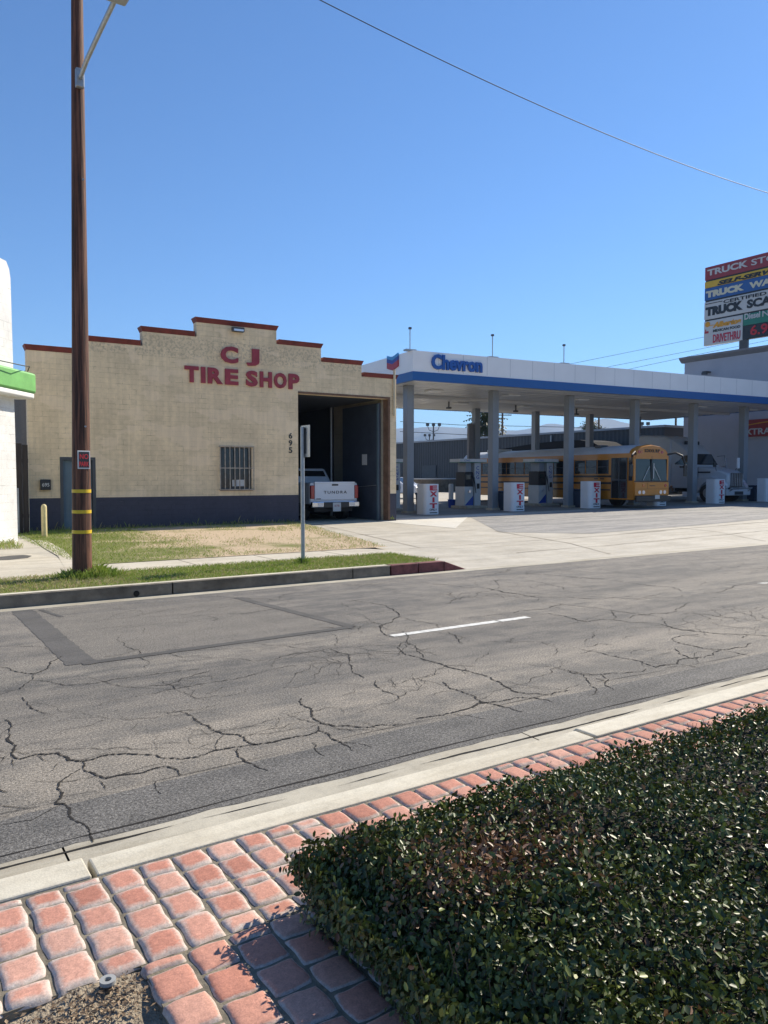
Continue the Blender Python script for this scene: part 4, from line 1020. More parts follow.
for k in range(6):
    for v_ in (1.1, 5.5):
        if k == 5 and v_ > 5: continue
        MB().box(k*SP+1.6, k*SP+2.3, v_-.3, v_+.3, zc0-.045, zc0+.018).build('ceiling_light', mat('lamp_panel%d%d' % (k, int(v_)), (.85, .86, .85), .3, 0), can, bevel=.015)
mb = MB()
for k in range(5): mb.box(k*SP+.9, k*SP+.96, v_-.5, v_-.44, zc0-.28, zc0+.01); mb.box(k*SP+.82, k*SP+1.04, v_-.56, v_-.38, zc0-.36, zc0-.28)
mb.build('camera_mount', M['dark_grey'], can)
# masts on the fascia
for px, py0, py1 in ((410, 350, 328), (492.5, 357, 335), (564, 365, 345)):
    u, zt = vp(px, py1, cw(0, v0+.3), CA)
    ms = MB().tube([(u, v0+.3, zc2-.05), (u, v0+.3, zt)], .02, 8).build('mast', M['steel'], can)
    MB().box(u-.05, u+.05, v0+.25, v0+.35, zt-.05, zt+.03).build('mast_sensor', M['dark_grey'], ms)
    MB().box(u-.25, u+.22, v0+.15, v0+.4, zc2+.0, zc2+.07).build('mast_foot', M['steel'], ms)
# brand lettering and emblem
ul, zl = vp(431, 370, cw(0, v0), CA); ur_, zu = vp(481.5, 357.5, cw(0, v0), CA); ul2, zu2 = vp(431, 354, cw(0, v0), CA)
text('lettering', 'Chevron', M['letter_blue'], can, (ul, v0-.004, zl+.03), (1, 0, 0), (0, 0, 1), ur_-ul, zu2-zl-.03, .09, .04)
vA, _ = vp(388, 362, cw(u0, 0), CA+R(90)); vB, _ = vp(399, 362, cw(u0, 0), CA+R(90)); _, eb = vp(393, 370.5, cw(u0, 0), CA+R(90)); _, et = vp(393, 354.5, cw(u0, 0), CA+R(90))
vc, hw = (vA+vB)/2, abs(vA-vB)/2; hE = et-eb
def chev(y0, hgt, m): 
    mb = MB(); dd = hE*.18; mb.prism([(vc-hw, y0), (vc, y0-dd), (vc+hw, y0), (vc+hw, y0+hgt), (vc, y0+hgt-dd), (vc-hw, y0+hgt)], u0-.06, u0-.004, 'x'); return mb.build('emblem', m, can)
chev(et-hE*.20, hE*.20, mat('emblem_light_blue', (.05, .30, .62), .4, 0)); chev(et-hE*.44, hE*.235, M['royal']); chev(eb+hE*.18, hE*.375, mat('emblem_red', (.42, .02, .035), .4, 0))

# canopy shade painted in as a dark concrete sheet, and a board on a rear column
struct(MB().add([(*cw(a, b_), lot_z(*cw(a, b_))+.006) for a, b_ in ((-.9, -2.2), (24.7, -2.2), (24.7, 10.5), (-.9, 10.5))], [(0, 1, 2, 3)]).build('canopy_shade_slab', concrete('shade_dark_concrete', (.21, .20, .18), .2, 1.2, .6)))
box('column_board', M['cornice'], can, UC[2]-.55, UC[2]-.22, VR-.1, VR+.1, 2.7, 4.75, bevel=.02)
# islands, dispensers, exit boxes, bins
def cpos(u, v): X_, Y_ = cw(u, v); return (X_, Y_, lot_z(X_, Y_))
def dispenser(pos, label):
    t_ = thing('fuel_dispenser', label, 'fuel pump', pos, CA, 'fuel dispensers under the canopy')
    box('plinth', M['gutter_conc'], t_, -.55, .65, -.75, .75, 0, .12, bevel=.02)
    box('cabinet', M['sign_white'], t_, -.45, .05, -.42, .42, .12, 1.05, bevel=.02)
    box('screen_panel', M['black'], t_, -.43, .03, -.40, .40, 1.052, 1.75, bevel=.01)
    box('upper_cabinet', M['column_paint'], t_, -.35, -.05, -.35, .35, 1.76, 2.2)
    box('side_tower', M['sign_white'], t_, .12, .50, -.40, .40, .12, 2.2, bevel=.03)
    hd = box('header', M['pale_plate'], t_, -.75, .80, -.46, .46, 2.21, 2.38, bevel=.01)
    box('header_trim', M['sign_green'], hd, -.76, .81, -.47, .47, 2.205, 2.23)
    text('lettering', 'CNG', M['letter_blue'], hd, (-.5, -.462, 2.26), (1, 0, 0), (0, 0, 1), .32, .08, .004)
    for i, c in enumerate('CNG'): text('letter', c, M['royal'], t_, (.22, -.402, 1.85-i*.22), (1, 0, 0), (0, 0, 1), .17, .18, .004, .01)
    mb = MB(); mb.prism([(-.44, .15), (.04, .15), (.04, .62)], -.424, -.4205, 'y'); mb.build('blue_graphic', M['royal'], t_)
    MB().box(-.36, -.10, -.404, -.4005, 1.4, 1.62).build('display', M['glass_teal'], t_)
    MB().tube([(-.02, -.42, 1.65), (-.02, -.60, 1.2), (.06, -.62, .75), (.10, -.5, 1.0), (.10, -.42, 1.5)], .018, 8).build('hose', M['black'], t_, smooth='auto')
    MB().tube([(.52, -.1, 1.9), (.66, -.1, 1.1), (.60, -.1, .4), (.52, -.1, .9)], .018, 8).build('hose', M['black'], t_, smooth='auto')
    MB().box(.26, .38, -.47, -.405, .95, 1.2).build('nozzle', M['black'], t_, bevel=.01)
    MB().tube([(-.2, -.5, .82), (-.2, -.43, .82)], .07, 12).build('dial', M['lens'], t_)
    return t_
D0 = dispenser(cpos(UC[1]+.15, 2.3), 'white fuel dispenser behind the second front column from the left')
for k, lab in ((0, 'white fuel dispenser half hidden beside the tire shop corner pier'), (2, 'white fuel dispenser in front of the yellow school bus side')):
    dup(D0, cpos(UC[k]+.15, 2.3), CA, lab)
def exitbox(pos, label):
    t_ = thing('exit_box', label, 'barrier', pos, CA, 'white exit only boxes at the lane ends')
    r = .18; pts = [(-.30, .30), (-.30, -.14)]+[(-.30+r-r*math.cos(R(a)), -.14-r*math.sin(R(a))) for a in (30, 60, 90)]+[(.38, -.32), (.38, .30)]
    MB().prism(pts, 0.0, 1.27, 'z').build('shell', M['white_paint'], t_, bevel=.012)
    for i, c in enumerate('EXIT'): text('letter', c, M['sign_letter_red'], t_, (-.05 if c != 'I' else .08, -.324, 1.0-i*.245), (1, 0, 0), (0, 0, 1), .36 if c != 'I' else .10, .21, .006, .05)
    text('lettering', 'ONLY', M['black_paint'], t_, (-.06, -.324, .16), (1, 0, 0), (0, 0, 1), .36, .09, .004, .02)
    MB().box(-.05, .32, -.324, -.3205, .06, .10).build('stripe', M['black_paint'], t_)
    return t_
M['sign_letter_red'] = mat('exit_red', (.50, .012, .04), .4, 0)
E0 = exitbox(cpos(.12, -1.35), 'white box with red exit lettering beside the tire shop corner')
for k, lab in ((1, 'white exit box between the two full fuel dispensers, second from the left'), (2, 'white exit box standing in front of the school bus flank'), (3, 'white exit box mostly hidden under the school bus front bumper'),
               (4, 'white exit box in front of the white semi truck wheel'), (5, 'white exit box at the right edge of the photo')):
    dup(E0, cpos(UC[k]+.12, -1.35), CA, lab)
def bin_(pos, label):
    t_ = thing('litter_bin', label, 'bin', pos, CA, 'dark blue litter bins beside the columns')
    mb = MB(); mb.add([(-.27, -.25, 0), (.27, -.25, 0), (.27, .25, 0), (-.27, .25, 0), (-.31, -.29, .78), (.31, -.29, .78), (.31, .29, .78), (-.31, .29, .78)],
                      [(0, 3, 2, 1), (4, 5, 6, 7), (0, 1, 5, 4), (1, 2, 6, 5), (2, 3, 7, 6), (3, 0, 4, 7)]); mb.build('body', M['bin_blue'], t_, bevel=.03)
    MB().box(-.33, .33, -.31, .31, .785, .88).build('lid', M['bin_blue'], t_, bevel=.03); return t_
B0 = bin_(cpos(.62, -.35), 'dark blue bin behind the first exit box from the left')
for k, lab in ((1, 'dark blue bin right of the second front column'), (2, 'dark blue bin right of the third front column before the bus'), (5, 'dark blue bin right of the last front column at right')):
    dup(B0, cpos(UC[k]+.52, -.35), CA, lab)
# small blue bucket and pale bollard beyond the first lane
bx3 = gp(451.5, 508.5, .15)
t_ = thing('bucket', 'small bright blue bin on the forecourt left of the fuel dispenser', 'bucket', (*bx3, .15))
MB().tube([(0, 0, 0), (0, 0, .42)], [.15, .19], 16).build('body', M['royal'], t_, smooth='auto'); MB().tube([(0, 0, .42), (0, 0, .45)], .20, 16).build('rim', M['royal'], t_)
px3 = gp(451, 505, .2); t_ = thing('bollard', 'thick pale bollard under the canopy behind the small blue bin', 'bollard', (*px3, .2))
MB().tube([(0, 0, 0), (0, 0, 1.1)], .13, 16).build('post', M['soffit'], t_, smooth='auto'); MB().tube([(0, 0, 1.1), (0, 0, 1.14)], .10, 16).build('cap', M['soffit'], t_)

# ------------------------------------------------------------------ school bus
bus = thing('school_bus', 'yellow flat-front school bus with white roof pulling out between the fuel pumps', 'school bus', (28.75, 22.75, .23), R(-5.8))
BW, BL, BH = 2.2, 14.0, 2.98
sec = [(0, .45), (0, 2.35), (.06, 2.62), (.22, 2.80), (.55, 2.93), (BW/2, BH), (BW-.55, 2.93), (BW-.22, 2.80), (BW-.06, 2.62), (BW, 2.35), (BW, .45)]
# lower shell with wheel arches cut into the side profile
def side_profile():
    p = [(.30, .42), (.30, .52)]
    p = [(0.02, .42)]
    for c, r in ((3.1, .56), (9.4, .56)):
        p.append((c-r, .42))
        for a in range(160, -1, -20): p.append((c+r*math.cos(R(a)), .50+r*math.sin(R(a))))
        p.append((c+r, .42))
    p += [(BL, .42), (BL, 2.45), (.02, 2.45)]
    return p
sp2 = side_profile()
bd = MB().prism(sp2, 0, .10, 'x').prism(sp2, BW-.10, BW, 'x').box(.10, BW-.10, BL-.08, BL, .42, 2.45).box(.10, BW-.10, .02, .10, .60, 1.27).build('body', M['bus_yellow'], bus)
box('underbody', M['black'], bus, .12, BW-.12, .15, BL-.1, .40, .72)
# roof
rp = [(0, 2.45), (.0, 2.52), (.06, 2.64), (.2, 2.78), (.5, 2.90), (BW/2, BH), (BW-.5, 2.90), (BW-.2, 2.78), (BW-.06, 2.64), (BW, 2.52), (BW, 2.45)]
MB().prism(rp, .34, BL-.02, 'y').build('roof', mat('bus_roof_white', (.50, .53, .56), .5, .06, 2), bus, smooth='auto')
MB().box(-.012, -.001, .2, BL, 2.44, 2.56).build('roof_edge', M['bus_yellow'], bus)
# front crown
mb = MB(); rr = []
for j, (yy, sc, zz) in enumerate(((.34, 1.0, 0), (.22, .985, 0.0), (.08, .96, -.03), (.0, .93, -.08))):
    ring_ = [((a-BW/2)*sc+BW/2, yy, 2.30+(b_-2.30)*(1 if j < 1 else (.99, .97, .92)[j-1])+0) for a, b_ in [(0, 2.30), (.0, 2.50), (.06, 2.66), (.16, 2.76), (.5, 2.90), (BW/2, BH), (BW-.5, 2.90), (BW-.16, 2.76), (BW-.06, 2.66), (BW, 2.50), (BW, 2.30)]]
    rr.append(ring_)
nn = len(rr[0]); mb.v = [p for r_ in rr for p in r_]
mb.f = [(i*nn+k, i*nn+k+1, (i+1)*nn+k+1, (i+1)*nn+k) for i in range(3) for k in range(nn-1)]+[tuple(range(nn)), tuple(3*nn+k for k in range(nn))]+[(i*nn, (i+1)*nn, (i+1)*nn+nn-1, i*nn+nn-1) for i in range(3)]
crown = mb.build('front_crown', M['bus_yellow'], bus, smooth='auto')
text('lettering', 'SCHOOL BUS', M['black_paint'], crown, (.62, -.004, 2.60), (1, 0, 0), (0, 0, 1), .96, .15, .01, .02)
for x in (.28, .44, BW-.62, BW-.46): MB().tube([(x, -.02, 2.62), (x, .03, 2.62)], .07, 14).build('warning_lamp', M['tail_red'] if x < .4 or x > BW-.5 else M['amber'], crown)
# windshield with centre post
ws = MB().add([(.10, .015, 1.28), (BW-.10, .015, 1.28), (BW-.14, .06, 2.42), (.14, .06, 2.42)], [(0, 1, 2, 3)]).build('windshield', M['glass_teal'], bus)
MB().box(BW/2-.025, BW/2+.025, .0, .05, 1.28, 2.42).box(.02, BW-.02, .0, .10, 1.25, 1.30).box(.02, .12, .03, .12, 1.3, 2.42).box(BW-.12, BW-.02, .03, .12, 1.3, 2.42).box(.02, BW-.02, .04, .12, 2.36, 2.44).build('windshield_frame', M['black_paint'], ws)
MB().tube([(.55, -.01, 1.32), (.95, -.01, 1.95)], .012, 5).tube([(1.65, -.01, 1.32), (1.25, -.01, 1.95)], .012, 5).tube([(1.2, -.01, 1.4), (1.22, -.01, 2.1)], .02, 5).build('wiper', M['pale_plate'], ws)
fp = box('front_panel', M['bus_yellow'], bus, .02, BW-.02, -.04, .019, .62, 1.23, bevel=.015)
MB().box(.03, BW-.03, -.046, -.0405, .915, .925).box(BW*.36, BW*.36+.01, -.046, -.0405, .93, 1.22).build('seam', M['black_paint'], fp)
for x in (.30, .55, BW-.55, BW-.30): MB().tube([(x, -.055, .77), (x, -.03, .77)], .085, 16).build('headlight', M['lens'], fp)
for x, m_ in ((.55, M['amber']), (BW-.25, M['tail_red'])): MB().tube([(x, -.055, 1.08), (x, -.03, 1.08)], .07, 14).build('signal_lamp', m_, fp)
MB().box(BW/2-.17, BW/2+.17, -.048, -.041, 1.05, 1.08).build('badge', M['black_paint'], fp)
box('bumper', M['black_paint'], bus, .0, BW, -.16, -.045, .33, .60, bevel=.03)
box('licence_plate', M['sign_white'], bus, BW/2+.05, BW/2+.35, -.175, -.162, .46, .64)
# door and side windows on the near flank
dr = box('door', M['glass'], bus, -.015, .0, .42, 1.42, .48, 2.36)
MB().box(-.03, -.016, .42, .47, .48, 2.36).box(-.03, -.016, 1.37, 1.42, .48, 2.36).box(-.03, -.016, .89, .95, .48, 2.36).box(-.03, -.016, .47, .89, 1.30, 1.36).box(-.03, -.016, .95, 1.37, 1.30, 1.36).build('door_frame', M['dark_grey'], dr)
box('corner_window', M['glass'], bus, -.012, .0, .10, .34, 1.30, 2.36)
x = 1.62; i = 0
while x < BL-.6:
    wn_ = box('window', M['glass'], bus, -.010, .0, x, x+.70, 1.62, 2.28)
    MB().box(-.022, -.011, x, x+.70, 1.94, 1.965).box(-.020, -.011, x-.02, x, 1.60, 2.30).box(-.020, -.011, x+.70, x+.72, 1.60, 2.30).build('window_frame', M['dark_grey'], wn_)
    x += .80
mb = MB()
for z in (1.50, 1.18, .86):
    if z == .86: mb.box(-.022, -.0005, 1.5, 2.45, z-.03, z+.03); mb.box(-.022, -.0005, 3.75, 8.75, z-.03, z+.03); mb.box(-.022, -.0005, 10.0, BL, z-.03, z+.03)
    else: mb.box(-.022, -.0005, 1.45, BL, z-.05, z+.05)
mb.build('rub_rail', M['black_paint'], bus)
for y in (1.9, 2.3): MB().box(-.008, -.001, y, y+.28, 1.36, 1.41).build('lettering_plate', M['black_paint'], bus)
wheel(bus, .14, 3.1, .49, .27); wheel(bus, BW-.14, 3.1, .49, .27, 1); wheel(bus, .16, 9.4, .49, .27); wheel(bus, BW-.16, 9.4, .49, .27, 1)
for s_, x in ((-1, .12), (1, BW-.12)):
    mm = MB().tube([(x, .05, 2.50), (x+s_*.30, -.20, 2.60), (x+s_*.62, -.35, 2.45), (x+s_*.74, -.40, 2.05)], .05, 8).build('mirror_arm', M['black_paint'], bus, smooth='auto')
    MB().box(x+s_*.74-.10, x+s_*.74+.10, -.45, -.37, 1.50, 2.05).build('mirror', M['black_paint'], mm, bevel=.03)
box('roof_vent', M['dark_grey'], bus, .4, .9, 2.6, 3.0, BH-.09, BH+.04, bevel=.02)
box('roof_unit', M['sign_white'], bus, .3, 1.4, 10.9, 11.9, BH-.10, BH+.10, bevel=.04)

# ------------------------------------------------------------------ semi truck
semi = thing('semi_truck', 'white long-haul semi truck with sleeper cab parked before the grey building', 'semi truck', (37.75, 23.95, .32), R(0))
SWd = 2.3
def loft(name, m, secs, bevel=0.04, parent=semi):
    """secs: list of (y, x0, x1, z0, z1)"""
    mb = MB()
    for (y, x0, x1, z0, z1) in secs: mb.v += [(x0, y, z0), (x1, y, z0), (x1, y, z1), (x0, y, z1)]
    n = len(secs); mb.f = [(0, 1, 2, 3), (4*n-1, 4*n-2, 4*n-3, 4*n-4)]
    for i in range(n-1):
        for k in range(4): mb.f.append((4*i+k, 4*i+(k+1) % 4, 4*i+4+(k+1) % 4, 4*i+4+k))
    return mb.build(name, m, parent, bevel, 'auto', seg=3)
loft('hood', M['semi_white'], [(.12, .42, SWd-.42, .85, 1.55), (.5, .30, SWd-.30, .80, 1.72), (1.8, .12, SWd-.12, .80, 1.98)], .10)
for x0, x1 in ((.02, .42), (SWd-.42, SWd-.02)):
    mb = MB(); p = [(.10, .55), (.45, .42)]+[(1.05+.58*math.cos(R(a)), .52+.60*math.sin(R(a))) for a in range(170, 5, -20)]+[(1.75, .50), (1.85, 1.35), (.9, 1.42), (.30, 1.20), (.12, .90)]
    mb.prism(p, x0, x1, 'x'); mb.build('fender', M['semi_white'], semi, .04)
loft('cab', M['semi_white'], [(1.8, .06, SWd-.06, .75, 2.05), (3.4, .03, SWd-.03, .75, 2.1)], .04)
loft('cab_roof', M['semi_white'], [(1.95, .14, SWd-.14, 2.04, 2.12), (2.35, .14, SWd-.14, 2.04, 2.72), (2.9, .08, SWd-.08, 2.04, 3.2), (3.5, .05, SWd-.05, 2.04, 3.60)], .08)
loft('sleeper', M['semi_white'], [(3.42, .0, SWd, .75, 3.55), (3.9, .0, SWd, .75, 3.74), (5.4, .0, SWd, .75, 3.84), (5.9, .0, SWd, .75, 3.80)], .09)
MB().add([(.18, 1.86, 2.07), (SWd-.18, 1.86, 2.07), (SWd-.22, 2.24, 2.68), (.22, 2.24, 2.68)], [(0, 1, 2, 3)]).build('windshield', M['glass'], semi)
sw = MB().add([(.052, 2.05, 1.98), (.052, 3.2, 1.98), (.10, 3.2, 2.60), (.12, 2.4, 2.60)], [(0, 1, 2, 3)])
sw.box(.04, .058, 2.1, 3.2, 1.90, 1.99); sw.build('side_window', M['glass'], semi)
box('sleeper_window', M['glass'], semi, -.012, -.001, 4.0, 4.6, 2.0, 2.75)
box('roof_window', M['glass'], semi, .5, SWd-.5, 2.83, 2.9, 3.22, 3.42)
gr = box('grille', M['black_paint'], semi, .62, SWd-.62, .07, .13, .85, 1.60, bevel=.02)
for i in range(7): x = .66+(SWd-1.32)*i/6; MB().box(x-.02, x+.02, .045, .069, .87, 1.58).build('grille_bar', M['chrome'], gr)
box('bumper', M['semi_white'], semi, .02, SWd-.02, -.05, .12, .38, .72, bevel=.05)
MB().box(.75, SWd-.75, -.06, -.051, .42, .60).build('bumper_vent', M['black_paint'], semi)
for x in (.10, SWd-.40): MB().add([(x, .04, .86), (x+.30, .04, .86), (x+.28, .22, 1.12), (x+.02, .22, 1.12)], [(0, 1, 2, 3)]).box(x, x+.3, .05, .24, .80, .86).build('headlight', M['lens'], semi)
MB().tube([(.30, -.28, .78), (SWd-.3, -.28, .78)], .035, 8).tube([(.1, -.22, .78), (.30, -.28, .78)], .035, 8).tube([(.3, -.28, .78), (.3, -.05, .62)], .03, 8).tube([(SWd-.3, -.28, .78), (SWd-.3, -.05, .62)], .03, 8).build('guard_bar', M['steel'], semi)
box('hood_vent', M['black_paint'], semi, .105, .13, 1.0, 1.75, 1.60, 1.68)
for s_, x in ((-1, .05), (1, SWd-.05)):
    mm = MB().tube([(x, 2.0, 2.55), (x+s_*.35, 1.75, 2.6), (x+s_*.40, 1.72, 2.0), (x, 2.0, 1.9)], .02, 6).build('mirror_arm', M['dark_grey'], semi)
    MB().box(x+s_*.40-.09, x+s_*.40+.09, 1.66, 1.72, 1.85, 2.45).build('mirror', M['chrome'] if s_ > 0 else M['black_paint'], mm, bevel=.02)
for s_, x in ((-1, .30), (1, SWd-.30)):
    mm = MB().tube([(x, .75, 1.70), (x+s_*.22, .70, 1.98)], .014, 6).build('hood_mirror_arm', M['dark_grey'], semi); MB().box(x+s_*.25-.11, x+s_*.25+.11, .66, .74, 1.85 if s_ > 0 else 1.92, 2.45 if s_ > 0 else 2.15).build('hood_mirror', M['white_paint'] if s_ > 0 else M['black_paint'], mm, bevel=.02)
wheel(semi, .16, 1.08, .50, .28); wheel(semi, SWd-.16, 1.08, .50, .28, 1)
box('fuel_tank', M['chrome'], semi, .02, .55, 3.2, 5.0, .45, 1.0, bevel=.12)
box('chassis', M['black'], semi, .55, SWd-.55, .3, 8.6, .55, .85)
for y in (6.8, 8.0): wheel(semi, .28, y, .50, .5); wheel(semi, SWd-.28, y, .50, .5, 1)
box('chassis_fairing', M['semi_white'], semi, .0, .05, 5.05, 5.85, .45, .95)

# ------------------------------------------------------------------ background: trailer, car, buildings
t_ = thing('covered_trailer', 'dark tarpaulin-covered trailer standing behind the school bus', 'trailer', (44.0, 40.0, .3), R(-6))
mb = MB(); pr = [(0, .9), (12.5, .9), (12.5, 3.75)]+[(12.5*k/10, 3.72+.42*math.sin(math.pi*min(1, .25+.75*k/10))*(1) - (0.6 if k == 0 else .12 if k == 1 else 0)) for k in range(10, -1, -1)]
mb.prism(pr, 0, 2.4, 'x'); mb.build('body', mat('dark_tarpaulin', (.006, .006, .007), 1, .2, 3), t_)
for y in (8.5, 9.8, 11): wheel(t_, .2, y, .5, .3)
t_.location = (42.9, 36.6, .3)
car = thing('parked_car', 'white car parked beyond the first lane, seen past the first column', 'car', (29.9, 41.2, .25), R(20))
mb = MB(); p = [(0, .35), (0, .75), (.25, .92), (1.15, 1.0), (1.85, 1.42), (3.1, 1.45), (3.9, 1.05), (4.4, .98), (4.5, .4)]
MB().prism(p, .0, 1.75, 'x').build('body', M['truck_white'], car, .06)
MB().add([(.12, 1.16, 1.02), (1.63, 1.16, 1.02), (1.50, 1.83, 1.41), (.25, 1.83, 1.41)], [(0, 1, 2, 3)]).build('windshield', M['glass'], car)
MB().prism([(1.3, 1.03), (1.9, 1.37), (3.0, 1.40), (3.6, 1.08)], -.004, -.001, 'x').build('side_window', M['glass'], car)
for x in (.1, 1.35): MB().box(x, x+.3, -.02, .05, .62, .76).build('headlight', M['lens'], car)
for y in (.8, 3.6): wheel(car, .12, y, .32, .22); wheel(car, 1.63, y, .32, .22, 1)

wh = thing('warehouse', 'long low charcoal metal warehouse behind the fuel canopy', 'warehouse', (47.5, 44, .3))
box('wall', M['corrugated'], wh, 0, 14, -9, 36, 0, 5.0)
box('roof_edge', mat('pale_roof_edge', (.35, .36, .37), .6, .05, 2), wh, -.15, 14, -9.1, 36.1, 5.0, 5.16)
for y in (4, 11, 18, 25):
    d_ = box('door', M['dark_grey'], wh, -.06, -.001, y, y+2.4, 0, 2.6)
for y in (-6.8, -2, 2, 9, 22): MB().box(-.12, -.002, y, y+.12, 0, 4.9).build('downpipe', M['steel'], wh)
lw = thing('low_wall', 'low dark block wall running behind the first fuel lane', 'wall', (33, 52, .2), R(10))
box('panel', M['kerb_dark'], lw, -12, 14, 0, .2, 0, 1.3); MB().box(-12, 14, -.02, .22, 1.3, 1.38).build('coping', M['soffit'], lw)

gb = thing('store_building', 'plain grey stucco building with dark cornice at the right edge', 'building', (46.3, 8, .3))
yl = vp(684, 400, (46.3, 8), R(90))[0]; zt = vp(684, 358, (46.3, 8), R(90))[1]-.3
box('wall', M['stucco'], gb, 0, 18, 4, yl, 0, zt-.35)
MB().prism([(-.02, zt-.35), (-.28, zt-.12), (-.30, zt), (.3, zt), (.3, zt-.35)], 3.98, yl+.25, 'y').build('cornice', M['cornice'], gb)
box('roof', M['cornice'], gb, .3, 18, 4, yl, zt-.34, zt-.2)
ly, lz = vp(709, 373, (46.3, 8), R(90))
wlmp = MB().box(-.55, -.02, ly-.15, ly+.15, lz-.3, lz-.22).box(-.60, -.40, ly-.16, ly+.16, lz-.45, lz-.3).build('wall_lamp', M['dark_grey'], gb)
# red store sign panel
y0, zz0 = vp(740, 437.5, (46.3, 8), R(90)); y1, zz1 = vp(768, 418, (46.3, 8), R(90))
y1b = vp(800, 418, (46.3, 8), R(90))[0]; zA = vp(748, 420, (46.3, 8), R(90))[1]-.3; zB = vp(748, 437, (46.3, 8), R(90))[1]-.3
ss = box('store_sign', M['extra_red'], gb, -.12, -.003, y1b-2.5, y0, zB, zA)
ya = vp(741, 430, (46.3, 8), R(90))[0]; yb = vp(771, 430, (46.3, 8), R(90))[0]
text('lettering', 'EXTRA', M['sign_white'], ss, (-.122, ya-.05, zB+.12*(zA-zB)), (0, -1, 0), (0, 0, 1), abs(yb-ya), (zA-zB)*.36, .02, .02)
mb = MB(); yy = y0-.1; pts = []
for k in range(15):
    t0 = k/14; pts.append((yy-(yy-y1b)*t0, zB+(zA-zB)*(.60+.22*math.sin(t0*2.2))))
up = [(a, b_+.06) for a, b_ in pts]
mb.prism(pts+up[::-1], -.135, -.124, 'x'); mb.build('swoosh', M['sign_orange'], ss)
yw = vp(757, 449, (46.3, 8), R(90))[0]; zw = vp(757, 449, (46.3, 8), R(90))[1]-.3

# pylon sign
PO = (57.0, 38.0); PA = R(-90)
U = lambda px, py: vp(px, py, PO, PA)
pyl = thing('pylon_sign', 'tall roadside pylon with stacked red, yellow, blue and white truck stop panels', 'pylon sign', (PO[0], PO[1], .3), PA)
uL = U(704.5, 300)[0]; zt0 = U(704.5, 268)[1]; zb0 = U(704.5, 346)[1]; sc = (zt0-zb0)/755.0
def zr(y): return zt0-(y-225)*sc-.3
Wp = 9.4
def panel(name, m, ya, yb, a=0, b_=Wp, dy=0, parent=pyl, dep=.35): return MB().box(uL+a, uL+b_, -dy, dep, zr(yb), zr(ya)).build(name, m, parent, bevel=.02)
def zup(px, py): return U(700+px/9.75, 245+py/9.75)
def word(parent, s, m, xa, xb, ybase, ytop, xref, dy, bold=.02, shear=0):
    a = zup(xa, 0)[0]; b_ = zup(xb, 0)[0]; z0 = zup(xref, ybase)[1]-.3; z1 = zup(xref, ytop)[1]-.3; bold += .02; z1 += (z1-z0)*.08
    return text('lettering', s, m, parent, (a, -dy-.001, z0), (1, 0, 0), (0, 0, 1), b_-a, z1-z0, .03, bold, shear)
MB().box(uL+.06, uL+Wp-.06, .04, .31, zr(975), zr(232)).build('cabinet', M['black_paint'], pyl)
P1 = panel('red_panel', M['sign_red'], 225, 350)
word(P1, 'TRUCK', M['sign_white'], 78, 472, 300, 243, 95, 0, .015)
a = zup(505, 0)[0]; b_ = zup(665, 0)[0]; z0 = zup(95, 300)[1]-.3; z1 = zup(95, 243)[1]-.3
text('lettering', 'STOP', M['sign_white'], P1, (a, -.001, z0), (1, 0, 0), (0, 0, 1), (zup(655, 0)[0]-a)*2.15, z1-z0, .03, .015)
P2 = panel('yellow_panel', M['sign_yellow'], 365, 426)
word(P2, 'SELF-SERVE', M['black_paint'], 178, 755, 391, 352, 190, 0, .03, .3)
P3 = panel('blue_panel', M['sign_blue'], 428, 545)
word(P3, 'TRUCK', mat('cream_letter', (.58, .56, .42), .5, 0), 68, 440, 512, 452, 95, 0, .05)
text('lettering', 'WASH', mat('cream_letter_wash', (.58, .56, .42), .5, 0), P3, (zup(490, 0)[0], -.001, zup(95, 512)[1]-.3), (1, 0, 0), (0, 0, 1), (zup(660, 0)[0]-zup(490, 0)[0])*2.0, zup(95, 452)[1]-zup(95, 512)[1], .03, .05)
P4 = panel('white_panel', M['sign_white'], 560, 730)
word(P4, 'CERTIFIED', M['black_paint'], 240, 660, 565, 535, 255, 0, .0)
word(P4, 'TRUCK', M['black_paint'], 68, 430, 693, 612, 90, 0, .05)
text('lettering', 'SCALE', M['black_paint'], P4, (zup(470, 0)[0], -.001, zup(90, 693)[1]-.3), (1, 0, 0), (0, 0, 1), (zup(663, 0)[0]-zup(470, 0)[0])*1.85, zup(90, 612)[1]-zup(90, 693)[1], .03, .05)
MB().box(zup(68, 0)[0], zup(230, 0)[0], -.02, -.001, zup(70, 581)[1]-.3, zup(70, 574)[1]-.3).build('rule', M['black_paint'], P4)
ux5 = zup(432, 0)[0]-uL
P5 = panel('menu_panel', M['sign_white'], 745, 980, 0, ux5)
word(P5, 'Albertos', M['sign_orange'], 140, 418, 805, 757, 150, 0, .05, .25)
word(P5, 'MEXICAN FOOD', M['black_paint'], 145, 410, 848, 824, 150, 0, .0)
word(P5, 'DRIVETHRU', mat('menu_red', (.45, .02, .06), .5, 0), 145, 412, 952, 878, 150, 0, -.0)
mb = MB(); a, z0 = zup(52, 0)[0], zup(60, 790)[1]-.3; mb.tube([(a+.35, -.03, z0+.1), (a+.35, -.001, z0+.1)], .22, 14); mb.box(a+.5, a+.95, -.02, -.001, z0-.05, z0); mb.build('sun_motif', M['sign_orange'], P5)
MB().box(a+.1, a+.45, -.02, -.001, z0-.62, z0-.45).box(a+.15, a+.22, -.02, -.001, z0-.45, z0-.30).build('small_motif', mat('motif_red', (.4, .03, .05), .5, 0), P5)
P6 = panel('diesel_panel', M['sign_green'], 745, 850, ux5+.03, Wp)
word(P6, 'Diesel', M['sign_white'], 450, 603, 727, 672, 455, 0, .01)
